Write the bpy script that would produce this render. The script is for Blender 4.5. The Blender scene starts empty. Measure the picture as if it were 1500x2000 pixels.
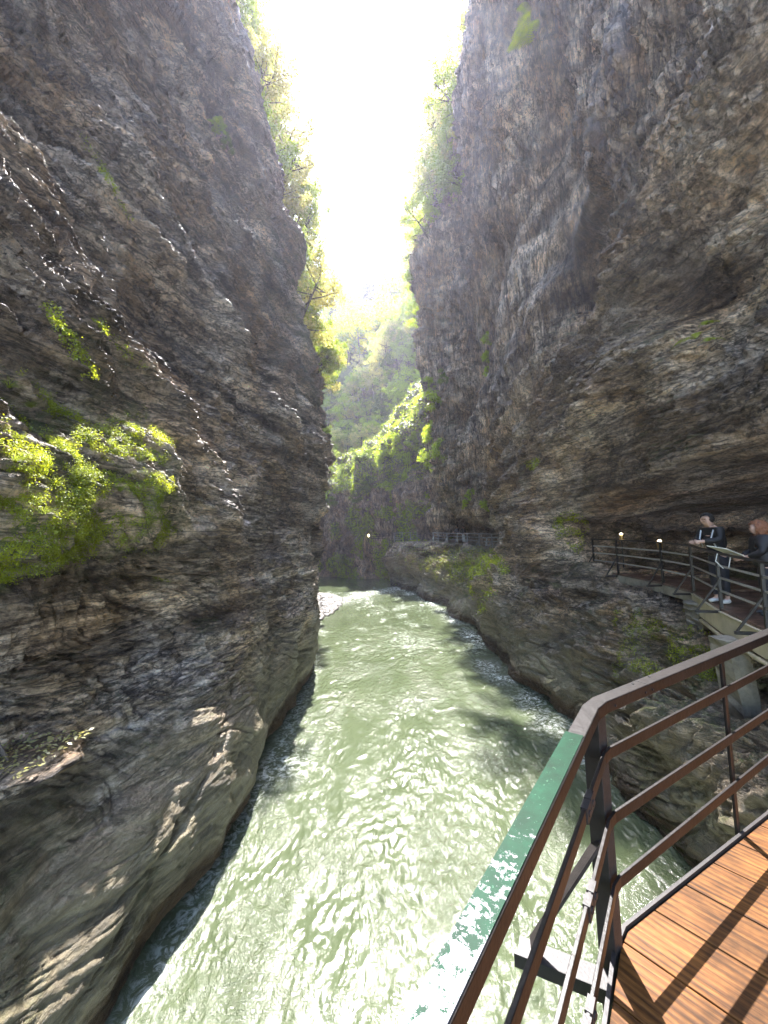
import bpy, bmesh, math, random
import numpy as np
from mathutils import Vector, Matrix
random.seed(7); rng = np.random.default_rng(11)
R = math.radians
S = bpy.context.scene
COL = S.collection

# ---------------------------------------------------------------- camera
PITCH, ROLL, FPX = R(3.5), R(2.5), 750.0
_f = np.array([0, math.cos(PITCH), math.sin(PITCH)])
_u0 = np.array([0, -math.sin(PITCH), math.cos(PITCH)])
_r0 = np.array([1.0, 0, 0])
_u = _u0*math.cos(ROLL) + _r0*math.sin(ROLL)
_r = _r0*math.cos(ROLL) - _u0*math.sin(ROLL)
cd = bpy.data.cameras.new('camera'); cam = bpy.data.objects.new('camera', cd); COL.objects.link(cam)
cam.matrix_world = Matrix(((_r[0], _u[0], -_f[0], 0), (_r[1], _u[1], -_f[1], 0), (_r[2], _u[2], -_f[2], 0), (0, 0, 0, 1)))
cd.sensor_fit = 'HORIZONTAL'; cd.sensor_width = 36; cd.lens = 36*FPX/1500
cd.clip_start = 0.05; cd.clip_end = 3000
S.camera = cam

def proj(p):
    p = np.asarray(p, float); d = p @ _f
    return 750 + FPX*(p @ _r)/d, 1000 - FPX*(p @ _u)/d, d
def ray(px, py): return _f + _r*(px-750)/FPX - _u*(py-1000)/FPX
def atY(px, py, Y): v = ray(px, py); return v*Y/v[1]
def atZ(px, py, Z): v = ray(px, py); return v*Z/v[2]

# ---------------------------------------------------------------- world and sun
SUN_EL, SUN_AZ = R(56), R(1)          # azimuth measured from +Y towards +X
w = bpy.data.worlds.new('World'); S.world = w; w.use_nodes = True
nt = w.node_tree; bg = nt.nodes['Background']
sky = nt.nodes.new('ShaderNodeTexSky'); sky.sky_type = 'NISHITA'; sky.sun_disc = False
sky.sun_elevation = SUN_EL; sky.sun_rotation = SUN_AZ; sky.air_density = 1.0; sky.dust_density = .8
nt.links.new(sky.outputs[0], bg.inputs[0]); bg.inputs[1].default_value = 0.15
sd = bpy.data.lights.new('sun', 'SUN'); sun = bpy.data.objects.new('sun', sd); COL.objects.link(sun)
sd.energy = 3.0; sd.angle = R(0.5); sd.color = (1, 0.965, 0.94)
sv = Vector((math.sin(SUN_AZ)*math.cos(SUN_EL), math.cos(SUN_AZ)*math.cos(SUN_EL), math.sin(SUN_EL)))
sun.rotation_euler = sv.to_track_quat('Z', 'Y').to_euler()
S.view_settings.view_transform = 'Standard'; S.view_settings.look = 'None'
S.view_settings.gamma = 1; S.view_settings.exposure = 3.2
S.cycles.max_bounces = 6; S.cycles.diffuse_bounces = 1; S.cycles.transparent_max_bounces = 8

# ---------------------------------------------------------------- helpers
def tag(o, label=None, cat=None, group=None, kind=None):
    if label: o['label'] = label
    if cat: o['category'] = cat
    if group: o['group'] = group
    if kind: o['kind'] = kind
    return o
def empty(name, loc=(0, 0, 0), label=None, cat=None, group=None, rz=0):
    o = bpy.data.objects.new(name, None); COL.objects.link(o); o.location = loc
    o.rotation_euler = (0, 0, rz); o.empty_display_size = 0.1
    return tag(o, label, cat, group)
def link(name, me, mat, parent=None):
    o = bpy.data.objects.new(name, me); COL.objects.link(o)
    if mat is not None and not me.materials:
        for m in (mat if isinstance(mat, (list, tuple)) else [mat]): me.materials.append(m)
    if parent: o.parent = parent
    return o
def copy_tree(o, parent=None):
    c = o.copy(); COL.objects.link(c)
    if parent: c.parent = parent
    for ch in list(o.children): copy_tree(ch, c)
    return c
def np_mesh(name, V, F, smooth=True, attrs=None):
    """V (n,3); F (m,k) with k = 3 or 4"""
    V = np.ascontiguousarray(V, np.float32); F = np.ascontiguousarray(F, np.int32); k = F.shape[1]
    me = bpy.data.meshes.new(name); me.vertices.add(len(V)); me.vertices.foreach_set('co', V.ravel())
    me.loops.add(F.size); me.loops.foreach_set('vertex_index', F.ravel())
    me.polygons.add(len(F)); me.polygons.foreach_set('loop_start', np.arange(0, F.size, k, dtype=np.int32))
    if smooth: me.polygons.foreach_set('use_smooth', np.ones(len(F), bool))
    me.update(calc_edges=True)
    for a, val in (attrs or {}).items():
        at = me.attributes.new(a, 'FLOAT', 'POINT'); at.data.foreach_set('value', np.ascontiguousarray(val, np.float32).ravel())
    return me
class MB:
    """collects boxes, bars, tubes in one mesh"""
    def __init__(s): s.v = []; s.f = []
    def add(s, vs, fs):
        b = len(s.v); s.v += [tuple(map(float, v)) for v in vs]; s.f += [tuple(b+i for i in f) for f in fs]
    def box(s, c, ex, ey, ez):
        c, ex, ey, ez = map(np.array, (c, ex, ey, ez))
        vs = [c+a*ex+b*ey+d*ez for a in (-.5, .5) for b in (-.5, .5) for d in (-.5, .5)]
        s.add(vs, [(0, 1, 3, 2), (4, 6, 7, 5), (0, 4, 5, 1), (2, 3, 7, 6), (0, 2, 6, 4), (1, 5, 7, 3)])
    def bar(s, a, b, w_, h, up=(0, 0, 1)):
        a, b, up = np.array(a, float), np.array(b, float), np.array(up, float)
        d = b-a; L = np.linalg.norm(d); d /= L; sd_ = np.cross(d, up)
        if np.linalg.norm(sd_) < 1e-3: sd_ = np.cross(d, (1, 0, 0))
        sd_ /= np.linalg.norm(sd_); u = np.cross(sd_, d)
        s.box((a+b)/2, d*L, sd_*w_, u*h)
    def path(s, pts, w_, h):
        """mitred horizontal-ish flat bar along pts: w_ horizontally, h vertically"""
        pts = [np.array(p, float) for p in pts]; n = len(pts); rings = []
        for i, p in enumerate(pts):
            d0 = (p-pts[i-1]) if i else (pts[1]-p); d1 = (pts[i+1]-p) if i < n-1 else d0
            d0 = d0/np.linalg.norm(d0); d1 = d1/np.linalg.norm(d1)
            n0 = np.array([d0[1], -d0[0], 0]); n1 = np.array([d1[1], -d1[0], 0])
            n0 /= np.linalg.norm(n0); n1 /= np.linalg.norm(n1); m = n0+n1; m /= np.linalg.norm(m)
            m *= w_/2/max(.35, float(m @ n0)); z = np.array([0, 0, h/2])
            rings.append([p-m-z, p+m-z, p+m+z, p-m+z])
        vs = [v for r_ in rings for v in r_]; fs = [(0, 3, 2, 1)]
        for i in range(n-1):
            for k in range(4): fs.append((4*i+k, 4*i+(k+1) % 4, 4*i+4+(k+1) % 4, 4*i+4+k))
        fs.append((4*n-4, 4*n-3, 4*n-2, 4*n-1)); s.add(vs, fs)
    def tube(s, pts, rad, k=7, cap=True):
        pts = [np.array(p, float) for p in pts]; n = len(pts); rad = [rad]*n if np.isscalar(rad) else rad
        vs = []; fs = []; ref = np.array([0.13, 0.2, 1.0])
        for i, p in enumerate(pts):
            d = pts[min(i+1, n-1)]-pts[max(i-1, 0)]; d = d/(np.linalg.norm(d)+1e-9)
            a = np.cross(d, ref)
            if np.linalg.norm(a) < .15: a = np.cross(d, (1, 0.1, 0))
            a /= np.linalg.norm(a); b = np.cross(d, a)
            for j in range(k):
                t = 2*math.pi*j/k; vs.append(p+rad[i]*(a*math.cos(t)+b*math.sin(t)))
        for i in range(n-1):
            for j in range(k): fs.append((i*k+j, i*k+(j+1) % k, i*k+k+(j+1) % k, i*k+k+j))
        if cap: fs.append(tuple(range(k))[::-1]); fs.append(tuple(range(n*k-k, n*k)))
        s.add(vs, fs)
    def build(s, name, mat, parent=None, smooth=False, bevel=0, loc=None):
        me = bpy.data.meshes.new(name)
        v = np.array(s.v)
        if loc is not None: v = v-np.array(loc)
        me.from_pydata([tuple(x) for x in v], [], s.f); me.update()
        if smooth: me.polygons.foreach_set('use_smooth', [True]*len(me.polygons))
        o = link(name, me, mat, parent)
        if loc is not None and parent is None: o.location = loc
        if bevel:
            m = o.modifiers.new('bevel', 'BEVEL'); m.width = bevel; m.segments = 2; m.limit_method = 'ANGLE'
        return o

# gradient noise in numpy
_perm = rng.permutation(256).astype(np.int32); _perm = np.concatenate([_perm, _perm])
_G = rng.normal(size=(256, 3)).astype(np.float32); _G /= np.linalg.norm(_G, axis=1)[:, None]
def pn(P):
    P = np.asarray(P, np.float32); sh = P.shape[:-1]; P = P.reshape(-1, 3)
    i = np.floor(P).astype(np.int32); f = P-i; u = f*f*f*(f*(f*6-15)+10); out = np.zeros(len(P), np.float32); i &= 255
    for dx in (0, 1):
        hx = _perm[(i[:, 0]+dx) & 255]; wx = u[:, 0] if dx else 1-u[:, 0]
        for dy in (0, 1):
            hy = _perm[(hx+i[:, 1]+dy) & 255]; wy = u[:, 1] if dy else 1-u[:, 1]
            for dz in (0, 1):
                g = _G[_perm[(hy+i[:, 2]+dz) & 255]]; wz = u[:, 2] if dz else 1-u[:, 2]
                out += wx*wy*wz*((f[:, 0]-dx)*g[:, 0]+(f[:, 1]-dy)*g[:, 1]+(f[:, 2]-dz)*g[:, 2])
    return (out*1.6).reshape(sh)
def fbm(P, o=4, l=2.03, g=.5):
    s = 0; a = 1
    for k in range(o): s = s+a*pn(P*(l**k)+17.3*k); a *= g
    return s
def ridge(P, o=3, g=.5):
    s = 0; a = 1
    for k in range(o): s = s+a*(1-2*np.abs(pn(P*(2.07**k)+9.1*k))); a *= g
    return s
def smooth01(x, a, b): t = np.clip((x-a)/(b-a), 0, 1); return t*t*(3-2*t)

# monotone cubic interpolation along axis 0
def pchip(x, y, xq):
    x = np.asarray(x, float); h = np.diff(x); d = np.diff(y, axis=0)/h.reshape((-1,)+(1,)*(y.ndim-1))
    m = np.zeros_like(y); m[0] = d[0]; m[-1] = d[-1]
    ok = d[:-1]*d[1:] > 0
    m[1:-1] = np.where(ok, 2*d[:-1]*d[1:]/np.where(ok, d[:-1]+d[1:], 1), 0)
    k = np.clip(np.searchsorted(x, xq, side='right')-1, 0, len(x)-2); hh = h[k]; t = (xq-x[k])/hh
    sh = (-1,)+(1,)*(y.ndim-1); t = t.reshape(sh); hh = hh.reshape(sh)
    return (2*t**3-3*t**2+1)*y[k]+(t**3-2*t**2+t)*hh*m[k]+(-2*t**3+3*t**2)*y[k+1]+(t**3-t**2)*hh*m[k+1]
def dense(weights, n):
    c = np.concatenate([[0], np.cumsum(weights)]); return np.interp(np.linspace(0, c[-1], n), c, np.arange(len(c)))
def grid_faces(nv, nu):
    a = np.arange(nv*nu).reshape(nv, nu)
    return np.stack([a[:-1, :-1], a[:-1, 1:], a[1:, 1:], a[1:, :-1]], -1).reshape(-1, 4)
def loft(T, ws, wl, ns, nl):
    """T control net (stations, levels, 3) -> dense (ns, nl, 3)"""
    A = pchip(np.arange(T.shape[0]), T, dense(ws, ns)); A = np.swapaxes(A, 0, 1)
    B = pchip(np.arange(T.shape[1]), A, dense(wl, nl)); return np.swapaxes(B, 0, 1)
def gnormals(P, flip=1):
    n = np.cross(np.gradient(P, axis=0), np.gradient(P, axis=1)); return flip*n/(np.linalg.norm(n, axis=-1, keepdims=True)+1e-9)
def blur(N, k):
    for ax in (0, 1):
        for _ in range(k):
            N = (N+np.roll(N, 1, ax)+np.roll(N, -1, ax))/3 if False else np.concatenate([N.take([0], ax), N, N.take([-1], ax)], ax)
            sl = lambda a, b: N.take(range(a, N.shape[ax]+b), ax)
            N = (sl(0, -2)+sl(1, -1)+sl(2, 0))/3
    return N
# ---------------------------------------------------------------- materials
class NT:
    def __init__(s, name):
        s.m = bpy.data.materials.new(name); s.m.use_nodes = True; s.t = s.m.node_tree; s.b = s.t.nodes['Principled BSDF']
        s.out = s.t.nodes['Material Output']
    def n(s, typ, **kw):
        nd = s.t.nodes.new('ShaderNode'+typ)
        for k, v in kw.items():
            if k.startswith('i_'): nd.inputs[k[2:].replace('_', ' ')].default_value = v
            elif k.startswith('n'): nd.inputs[int(k[1:])].default_value = v
            else: setattr(nd, k, v)
        return nd
    def l(s, a, b): s.t.links.new(a, b)
    def coord(s, scale=(1, 1, 1), rot=(0, 0, 0), loc=(0, 0, 0), src='Object'):
        c = s.n('TexCoord'); m = s.n('Mapping'); m.inputs['Scale'].default_value = scale
        m.inputs['Rotation'].default_value = rot; m.inputs['Location'].default_value = loc
        if src == 'World': g = s.n('NewGeometry'); s.l(g.outputs['Position'], m.inputs[0])
        else: s.l(c.outputs[src], m.inputs[0])
        return m.outputs[0]
    def noise(s, vec, scale, detail=5, rough=.6, dist=0):
        n = s.n('TexNoise'); s.l(vec, n.inputs['Vector']); n.inputs['Scale'].default_value = scale
        n.inputs['Detail'].default_value = detail; n.inputs['Roughness'].default_value = rough; n.inputs['Distortion'].default_value = dist
        return n.outputs['Fac']
    def ramp(s, fac, stops):
        r_ = s.n('ValToRGB'); el = r_.color_ramp.elements
        while len(el) < len(stops): el.new(.5)
        for e, (p, c) in zip(el, stops): e.position = p; e.color = (*c, 1) if len(c) == 3 else c
        s.l(fac, r_.inputs[0]); return r_.outputs[0]
    def mix(s, fac, a, b, mode='MIX'):
        m = s.n('Mix', data_type='RGBA', blend_type=mode)
        for i, v in ((0, fac), (6, a), (7, b)):
            if hasattr(v, 'is_output'): s.l(v, m.inputs[i])
            else: m.inputs[i].default_value = v if i == 0 else (*v, 1)
        return m.outputs[2]
    def math(s, op, a, b=0, c=None, clamp=False):
        m = s.n('Math', operation=op); m.use_clamp = clamp
        for i, v in enumerate((a, b) if c is None else (a, b, c)):
            if hasattr(v, 'is_output'): s.l(v, m.inputs[i])
            else: m.inputs[i].default_value = v
        return m.outputs[0]
    def maprange(s, v, a, b, c=0, d=1):
        m = s.n('MapRange'); s.l(v, m.inputs[0])
        for i, x in enumerate((a, b, c, d)): m.inputs[i+1].default_value = x
        return m.outputs[0]
    def bump(s, h, strength, dist, prev=None):
        b = s.n('Bump'); b.inputs['Strength'].default_value = strength; b.inputs['Distance'].default_value = dist
        s.l(h, b.inputs['Height'])
        if prev is not None: s.l(prev, b.inputs['Normal'])
        return b.outputs[0]
    def attr(s, name): a = s.n('Attribute', attribute_name=name); return a.outputs['Fac']
    def set(s, k, v):
        if hasattr(v, 'is_output'): s.l(v, s.b.inputs[k])
        else: s.b.inputs[k].default_value = v
def plain(name, col, rough=.6, var=.25, scale=12, metallic=0, bump=.15, spec=.5):
    t = NT(name); v = t.coord(); nz = t.noise(v, scale)
    c2 = tuple(x*(1-var) for x in col); c1 = tuple(min(1, x*(1+var)) for x in col)
    t.set('Base Color', t.ramp(nz, [(.3, c2), (.7, c1)])); t.set('Roughness', rough); t.set('Metallic', metallic)
    t.set('Specular IOR Level', spec)
    if bump: t.set('Normal', t.bump(t.noise(v, scale*4), bump, .01))
    return t.m

def rock_mat(name, dark, mid, light, rot, low=None, rough=.5, aniso=(1, .22, 2.6), bscale=1.0, upper=0):
    t = NT(name); v = t.coord(); big = t.noise(v, .35, 4, .55); grain = t.noise(v, 28, 6, .7)
    g = t.n('NewGeometry'); sx = t.n('SeparateXYZ'); t.l(g.outputs['Position'], sx.inputs[0])
    def streaks(vs):
        med = t.noise(vs, .9, 8, .65, .6); fine = t.noise(vs, 5, 8, .7, .4)
        rg = t.math('ABSOLUTE', t.math('SUBTRACT', t.noise(vs, 2.2, 5, .6, .5), .5))      # thin dark joints where the noise crosses its middle
        return med, fine, t.maprange(rg, .004, .05)
    vs = t.coord(scale=aniso, rot=rot); med, fine, jt = streaks(vs)
    if upper:                               # flutes run vertically higher up
        m2, f2, j2 = streaks(t.coord(scale=(1.7, 1.7, .22)))
        k = t.maprange(t.math('ADD', t.math('ADD', sx.outputs['Z'], t.math('MULTIPLY', sx.outputs['Y'], .25)), t.math('MULTIPLY', big, 4)), 8, 13)
        mx = lambda p, q: t.math('ADD', t.math('MULTIPLY', p, t.math('SUBTRACT', 1, k)), t.math('MULTIPLY', q, k))
        med, fine, jt = mx(med, m2), mx(fine, f2), mx(jt, j2)
    f = t.math('ADD', t.math('MULTIPLY', med, .45), t.math('MULTIPLY', fine, .35)); f = t.math('ADD', f, t.math('MULTIPLY', big, .2))
    c = t.ramp(f, [(.40, dark), (.48, mid), (.55, light), (.64, tuple(x*1.35 for x in light))])
    tint = t.ramp(t.noise(v, .55, 5, .6), [(.35, (1.0, .80, .60)), (.55, (1, .92, .84)), (.72, (.95, .95, 1.0))])
    c = t.mix(1.0, c, tint, 'MULTIPLY')
    c = t.mix(1.0, c, t.ramp(t.noise(v, 14, 9, .8), [(.39, (.40, .37, .33)), (.5, (1, 1, 1)), (.61, (1.45, 1.41, 1.36))]), 'MULTIPLY')
    c = t.mix(t.math('MULTIPLY', t.math('SUBTRACT', 1, jt), .85), c, dark)
    bd = t.noise(t.coord(scale=(.3, .07, 1.0) if aniso[2] > 1 else (.5, .5, .1), rot=rot), 1.3, 4, .55, .3)     # thick darker and paler beds
    c = t.mix(1.0, c, t.ramp(bd, [(.38, (.42, .39, .36)), (.5, (1, 1, 1)), (.62, (1.3, 1.27, 1.22))]), 'MULTIPLY')
    if low is not None:                     # algae-tinted, water-polished foot of the wall
        zz = t.math('ADD', sx.outputs['Z'], t.math('MULTIPLY', t.noise(v, .5, 4), 2.4))
        k = t.maprange(zz, -1.2, -3.4)
        lc = t.ramp(t.noise(vs, 1.3, 9, .72, .3), [(.36, tuple(x*.35 for x in low)), (.5, low), (.64, tuple(min(1, x*1.6) for x in low))])
        c = t.mix(k, c, lc)
        k2 = t.maprange(t.math('ADD', sx.outputs['Z'], t.math('MULTIPLY', t.noise(v, .7, 3), .5)), -5.0, -5.35)   # wet band by the water
        c = t.mix(k2, c, t.mix(1.0, c, (.30, .22, .15), 'MULTIPLY'))
    ms = t.attr('moss'); mk = t.math('MULTIPLY', ms, t.maprange(t.noise(v, 9, 6, .7), .38, .55, 0, 1), clamp=True)
    mc = t.ramp(t.noise(v, 5, 5), [(.3, (.035, .05, .010)), (.5, (.10, .13, .02)), (.7, (.20, .24, .04))])
    c = t.mix(mk, c, mc)
    t.set('Base Color', c)
    t.set('Roughness', t.maprange(t.noise(v, 1.5, 5), .3, .7, rough-.24, rough+.12)); t.set('Specular IOR Level', .6)
    b = t.bump(med, 1, .4*bscale); b = t.bump(fine, 1, .14*bscale, b); b = t.bump(jt, 1, .03*bscale, b); b = t.bump(grain, 1, .028*bscale, b)
    t.set('Normal', b); return t.m

M = {}
M['rock_left'] = rock_mat('rock_left', (.022, .014, .009), (.31, .255, .205), (.70, .61, .52), (R(-28), 0, 0), low=(.25, .205, .125))
M['rock_right'] = rock_mat('rock_right', (.024, .015, .009), (.33, .265, .20), (.72, .615, .50), (R(-24), 0, 0), low=(.25, .205, .125), upper=1)
M['rock_far'] = rock_mat('rock_far', (.022, .015, .010), (.25, .20, .15), (.56, .47, .37), (0, 0, 0), aniso=(1, 1, .4), bscale=2)

def water_mat():
    t = NT('river_water'); v = t.coord(scale=(1, 1, 1))
    c = t.ramp(t.noise(v, .35, 5, .6, .5), [(.3, (.050, .064, .031)), (.55, (.062, .077, .040)), (.75, (.072, .086, .049))])
    fo = t.attr('foam_glint'); fm = t.math('MULTIPLY', fo, t.maprange(t.noise(v, 5, 9, .72, 1.4), .47, .60, 0, 1), clamp=True)
    c = t.mix(fm, c, (.75, .78, .70)); t.set('Base Color', c)  # white of the foam and of the glints painted on crests
    t.set('Roughness', t.math('ADD', t.math('MULTIPLY', fm, .4), .12)); t.set('IOR', 1.34); t.set('Specular IOR Level', .5)
    v2 = t.coord(scale=(1, .8, 1), rot=(0, 0, R(20)))
    pm = t.maprange(t.noise(t.coord(scale=(1, .45, 1)), .8, 4, .6, .8), .38, .62, .15, .72); b = t.bump(t.math('MULTIPLY', t.noise(v2, 4.0, 4, .55, 1.9), pm), 1, .055); b = t.bump(t.math('MULTIPLY', t.noise(v2, 15, 4, .6, 2.2), pm), 1, .022, b); t.set('Normal', b)
    return t.m
M['water'] = water_mat()

def leaf_mat(name, col, trans=.55, var=.35, hue=(1.25, 1.1, .7)):
    t = NT(name); t.t.nodes.remove(t.b); v = t.coord(src='World'); nz = t.noise(v, 1.7, 4, .7)
    c = t.ramp(nz, [(.3, tuple(x*(1-var) for x in col)), (.5, col), (.7, tuple(min(1, x*h*(1+var)) for x, h in zip(col, hue)))])
    d = t.n('BsdfDiffuse'); tr = t.n('BsdfTranslucent'); g = t.n('BsdfGlossy'); g.inputs['Roughness'].default_value = .45
    t.l(c, d.inputs[0]); tc = t.mix(1.0, c, (2.2, 2.1, 1.15), 'MULTIPLY'); t.l(tc, tr.inputs[0])
    m1 = t.n('MixShader'); m1.inputs[0].default_value = trans; t.l(d.outputs[0], m1.inputs[1]); t.l(tr.outputs[0], m1.inputs[2])
    m2 = t.n('MixShader'); m2.inputs[0].default_value = .05; t.l(m1.outputs[0], m2.inputs[1]); t.l(g.outputs[0], m2.inputs[2])
    t.l(m2.outputs[0], t.out.inputs[0]); return t.m
M['leaf_green'] = leaf_mat('leaf_green', (.085, .125, .030))
M['leaf_lime'] = leaf_mat('leaf_lime', (.22, .29, .04))
M['leaf_yellow'] = leaf_mat('leaf_yellow', (.50, .50, .06), .55)
M['leaf_ochre'] = leaf_mat('leaf_ochre', (.34, .33, .16), .5)
M['leaf_mid'] = leaf_mat('leaf_mid', (.17, .23, .045), .55)
M['leaf_dark'] = leaf_mat('leaf_dark', (.035, .065, .028), .3)
M['moss'] = leaf_mat('moss_green', (.26, .31, .025), .4, .45)
M['bark'] = plain('bark', (.11, .085, .065), .9, .4, 6, bump=.6)
# ---------------------------------------------------------------- cliffs
def net(stations, Z0):
    T = []
    for st in stations:
        Y, xs = st[0], st[1]; ov = st[2] if len(st) > 2 else {}; dy = st[3] if len(st) > 3 else {}
        row = []
        for j, x in enumerate(xs): row.append((x, Y+dy.get(j, 0), ov.get(j, Z0[j])))
        T.append(row)
    return np.array(T, float)
def cracks(P, p0, p1, width, depth):   # a groove along a line on the wall in (y,z)
    a, b = np.array(p0), np.array(p1); q = P[..., 1:]-a; d = b-a; t = np.clip((q@d)/(d@d), 0, 1)
    dist = np.linalg.norm(q-t[..., None]*d, axis=-1); dist = dist+.12*pn(P*2.3)
    return -depth*np.exp(-(dist/width)**2)

# --- left cliff
ZL = [-7.5, -6, -5.1, -4.2, -3.0, -1.7, -.7, .7, 2.5, 5, 9, 15, 24, 38, 60]
LS = [
 (-7, [-4.3,-4.2,-4.0,-4.4,-5.2,-6.0,-5.5,-5.2,-5.6,-6.3,-7.5,-9.0,-11.,-14,-22]),
 (0,  [-4.2,-4.1,-3.9,-4.3,-5.1,-5.9,-5.4,-5.1,-5.5,-6.3,-7.4,-8.8,-10.8,-14,-22]),
 (3,  [-4.1,-3.9,-3.7,-4.0,-5.1,-6.2,-5.6,-4.8,-5.2,-6.1,-7.2,-8.6,-10.6,-14,-22]),
 (5,  [-4.0,-3.8,-3.6,-3.8,-4.8,-5.8,-5.2,-4.5,-4.8,-5.7,-6.9,-8.2,-10.2,-13.5,-21]),
 (8,  [-3.9,-3.76,-3.5,-3.6,-4.3,-5.1,-4.9,-4.3,-4.5,-5.2,-6.3,-7.7,-9.4,-13,-20]),
 (11.7,[-3.8,-3.6,-3.4,-3.4,-3.65,-4.1,-4.15,-4.1,-4.2,-4.7,-5.6,-7.0,-8.6,-12,-19]),
 (15, [-3.8,-3.65,-3.45,-3.35,-3.45,-3.7,-3.8,-3.8,-3.9,-4.2,-5.0,-6.3,-7.8,-11,-18]),
 (18, [-3.9,-3.75,-3.55,-3.5,-3.5,-3.6,-3.65,-3.7,-3.7,-3.8,-4.2,-5.4,-6.7,-9,-16]),
 (20, [-4.3,-4.15,-4.0,-3.95,-3.9,-3.9,-3.85,-3.85,-3.6,-3.6,-3.9,-5.2,-6.6,-8.9,-15]),
 (21.5,[-6,-6,-5.8,-5.6,-5.4,-5.2,-5.0,-4.8,-4.5,-4.5,-4.9,-6.0,-7.0,-9,-15]),
 (25, [-9,-9,-8.8,-8.6,-8.3,-8,-7.8,-7.4,-7.0,-6.6,-6.6,-7.5,-8.6,-11,-17]),
 (31, [-10,-10,-9.8,-9.6,-9.5,-9,-8.5,-8,-7.6,-7.0,-6.6,-6.9,-8.0,-10.5,-17]),
 (38, [-13,-13,-12.6,-12.3,-12,-11.6,-11,-10.4,-9.6,-9.0,-8.2,-8.0,-9.2,-12,-20]),
 (48, [-18,-18,-18,-18,-17.5,-17,-16.5,-16,-15,-14,-13,-12.5,-13,-17,-26]),
 (60, [-30,-30,-30,-30,-30,-30,-30,-29,-28,-27,-26,-25,-25,-30,-40]),
]
TL = net(LS, ZL)
NSL, NLL = 1000, 780
PL = loft(TL, [.5,.6,1.3,2.2,2.4,1.9,1.5,1.1,.8,1.0,.8,.7,.6,.4], [.1,.8,.9,1.1,1.2,1,1.1,1.3,1.6,1.9,1.9,1.6,1.2,.7], NSL, NLL)
NL = blur(gnormals(PL), 12); NL /= np.linalg.norm(NL, axis=-1, keepdims=True)
if NL[NSL//3, NLL//2, 0] < 0: NL = -NL
def rock_disp(P, dip, amp_fn, flute=0.0, seed=0.0):
    """strata dipping forward by `dip`, plus lumps and grain; returns displacement in metres"""
    c, s = math.cos(dip), math.sin(dip)
    al = P[..., 1]*c - P[..., 2]*s; pe = P[..., 1]*s + P[..., 2]*c
    Q = np.stack([P[..., 0]*.8, al*.22, pe*1.0], -1)+seed
    wob = pn(P*.35+seed)*.9
    Q2 = Q.copy(); Q2[..., 2] += wob
    big = fbm(P*np.array([.25, .16, .16])+seed, 3)
    lump = fbm(P*.75+seed+3, 4)
    st1 = ridge(Q2*np.array([.9, .8, .95]), 3)
    st2 = ridge(Q2*np.array([2, 2.2, 3.6])+5, 3)
    st3 = fbm(Q2*np.array([4, 5, 9.5])+8, 3)
    fine = ridge(P*2.6+seed, 4, .55); st4 = ridge(Q2*np.array([8, 11, 20])+2, 2)
    a = amp_fn(P)
    def saw(k, st, sd_, wa, uc=.35):                # overhanging ledges: slope out going down, then a sharp undercut
        ph = pe*k+wa*fbm(np.stack([P[..., 0]*.5, al*st, pe*.35], -1)+sd_, 3); fr = ph-np.floor(ph)
        m_ = smooth01(pn(np.stack([np.floor(ph)*7.3, al*st*.8, 0*al], -1)+sd_), -.35, .35)
        return (1-fr)*smooth01(fr, 0, uc)*m_
    led = a['ledge']*(1.05*saw(.42, .10, 3+seed, .7, .42)+.42*saw(1.15, .22, 9+seed, .6, .35)+.16*saw(3.1, .5, 15+seed, .5, .3)+.05*saw(8.5, 1.2, 21+seed, .5, .2))
    cr1 = pn(Q2*np.array([1.1, .9, 1.7])+33); cr2 = pn(Q2*np.array([2.6, 2.4, 4.6])+37); cr3 = pn(Q2*np.array([6, 6, 13])+39)
    cm = smooth01(fbm(P*.5+seed+44, 2), -.45, .25)
    crk = a['strata']*cm*(.30*np.exp(-(cr1/.045)**2)+.13*np.exp(-(cr2/.07)**2)+.05*np.exp(-(cr3/.11)**2))
    bands = .75*smooth01(P[..., 2], 2, 6)*fbm(np.stack([P[..., 0]*.25, al*.07, pe*.33], -1)+seed+61, 2)*(1-.6*a.get('flute', 0))
    d = led-crk+bands+.55*big + a['lump']*.28*lump + a['strata']*(.12*st1 + .09*st2 + .055*st3 + .028*st4) + a['fine']*(.06*fine+.022*fbm(P*9+seed, 3))
    if flute is not None and np.any(a.get('flute', 0)):
        W = P*np.array([1.3, 1.3, .16])+seed+1; W = W+.35*pn(P*.4)[..., None]
        d = d + a['flute']*(.34*ridge(W*.8, 2)+.17*ridge(W*2.2+4, 3)+.09*ridge(W*5.5, 2)+.04*fbm(W*12, 2)-.32*np.exp(-(pn(W*1.1+50)/.05)**2)-.14*np.exp(-(pn(W*2.7+55)/.08)**2))
    return d
def ampL(P):
    z = P[..., 2]; y = P[..., 1]
    low = 1-smooth01(z, -4.2, -2.2)*1.0
    mid = smooth01(z, -3.2, -1.5)*(1-smooth01(z, 2, 5)*.5)*smooth01(y, 7, 13)
    smoothpatch = smooth01(pn(P*np.array([.2, .13, .13])+40)+.0, .1, .45)*smooth01(z, 4, 8)
    return {'ledge': (.15+.85*smooth01(z, -.5, 3))*(1-.5*smoothpatch)*(1-.5*mid), 'lump': .7+.6*mid-.3*low, 'strata': (1-.75*low)*(.95-.3*mid)*(1-.35*smoothpatch)*(1+.5*smooth01(z, 2, 6)), 'fine': (.35+1.3*mid+.4*smooth01(z, -2, 2))*(1-.35*low)*(1-.4*smoothpatch)}
DL = rock_disp(PL, R(28), ampL)
DL += .9*np.exp(-((PL[..., 1]-6.0)/2.2)**2-((PL[..., 2]-1.0)/1.0)**2)*.15        # mossy bulge
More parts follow.
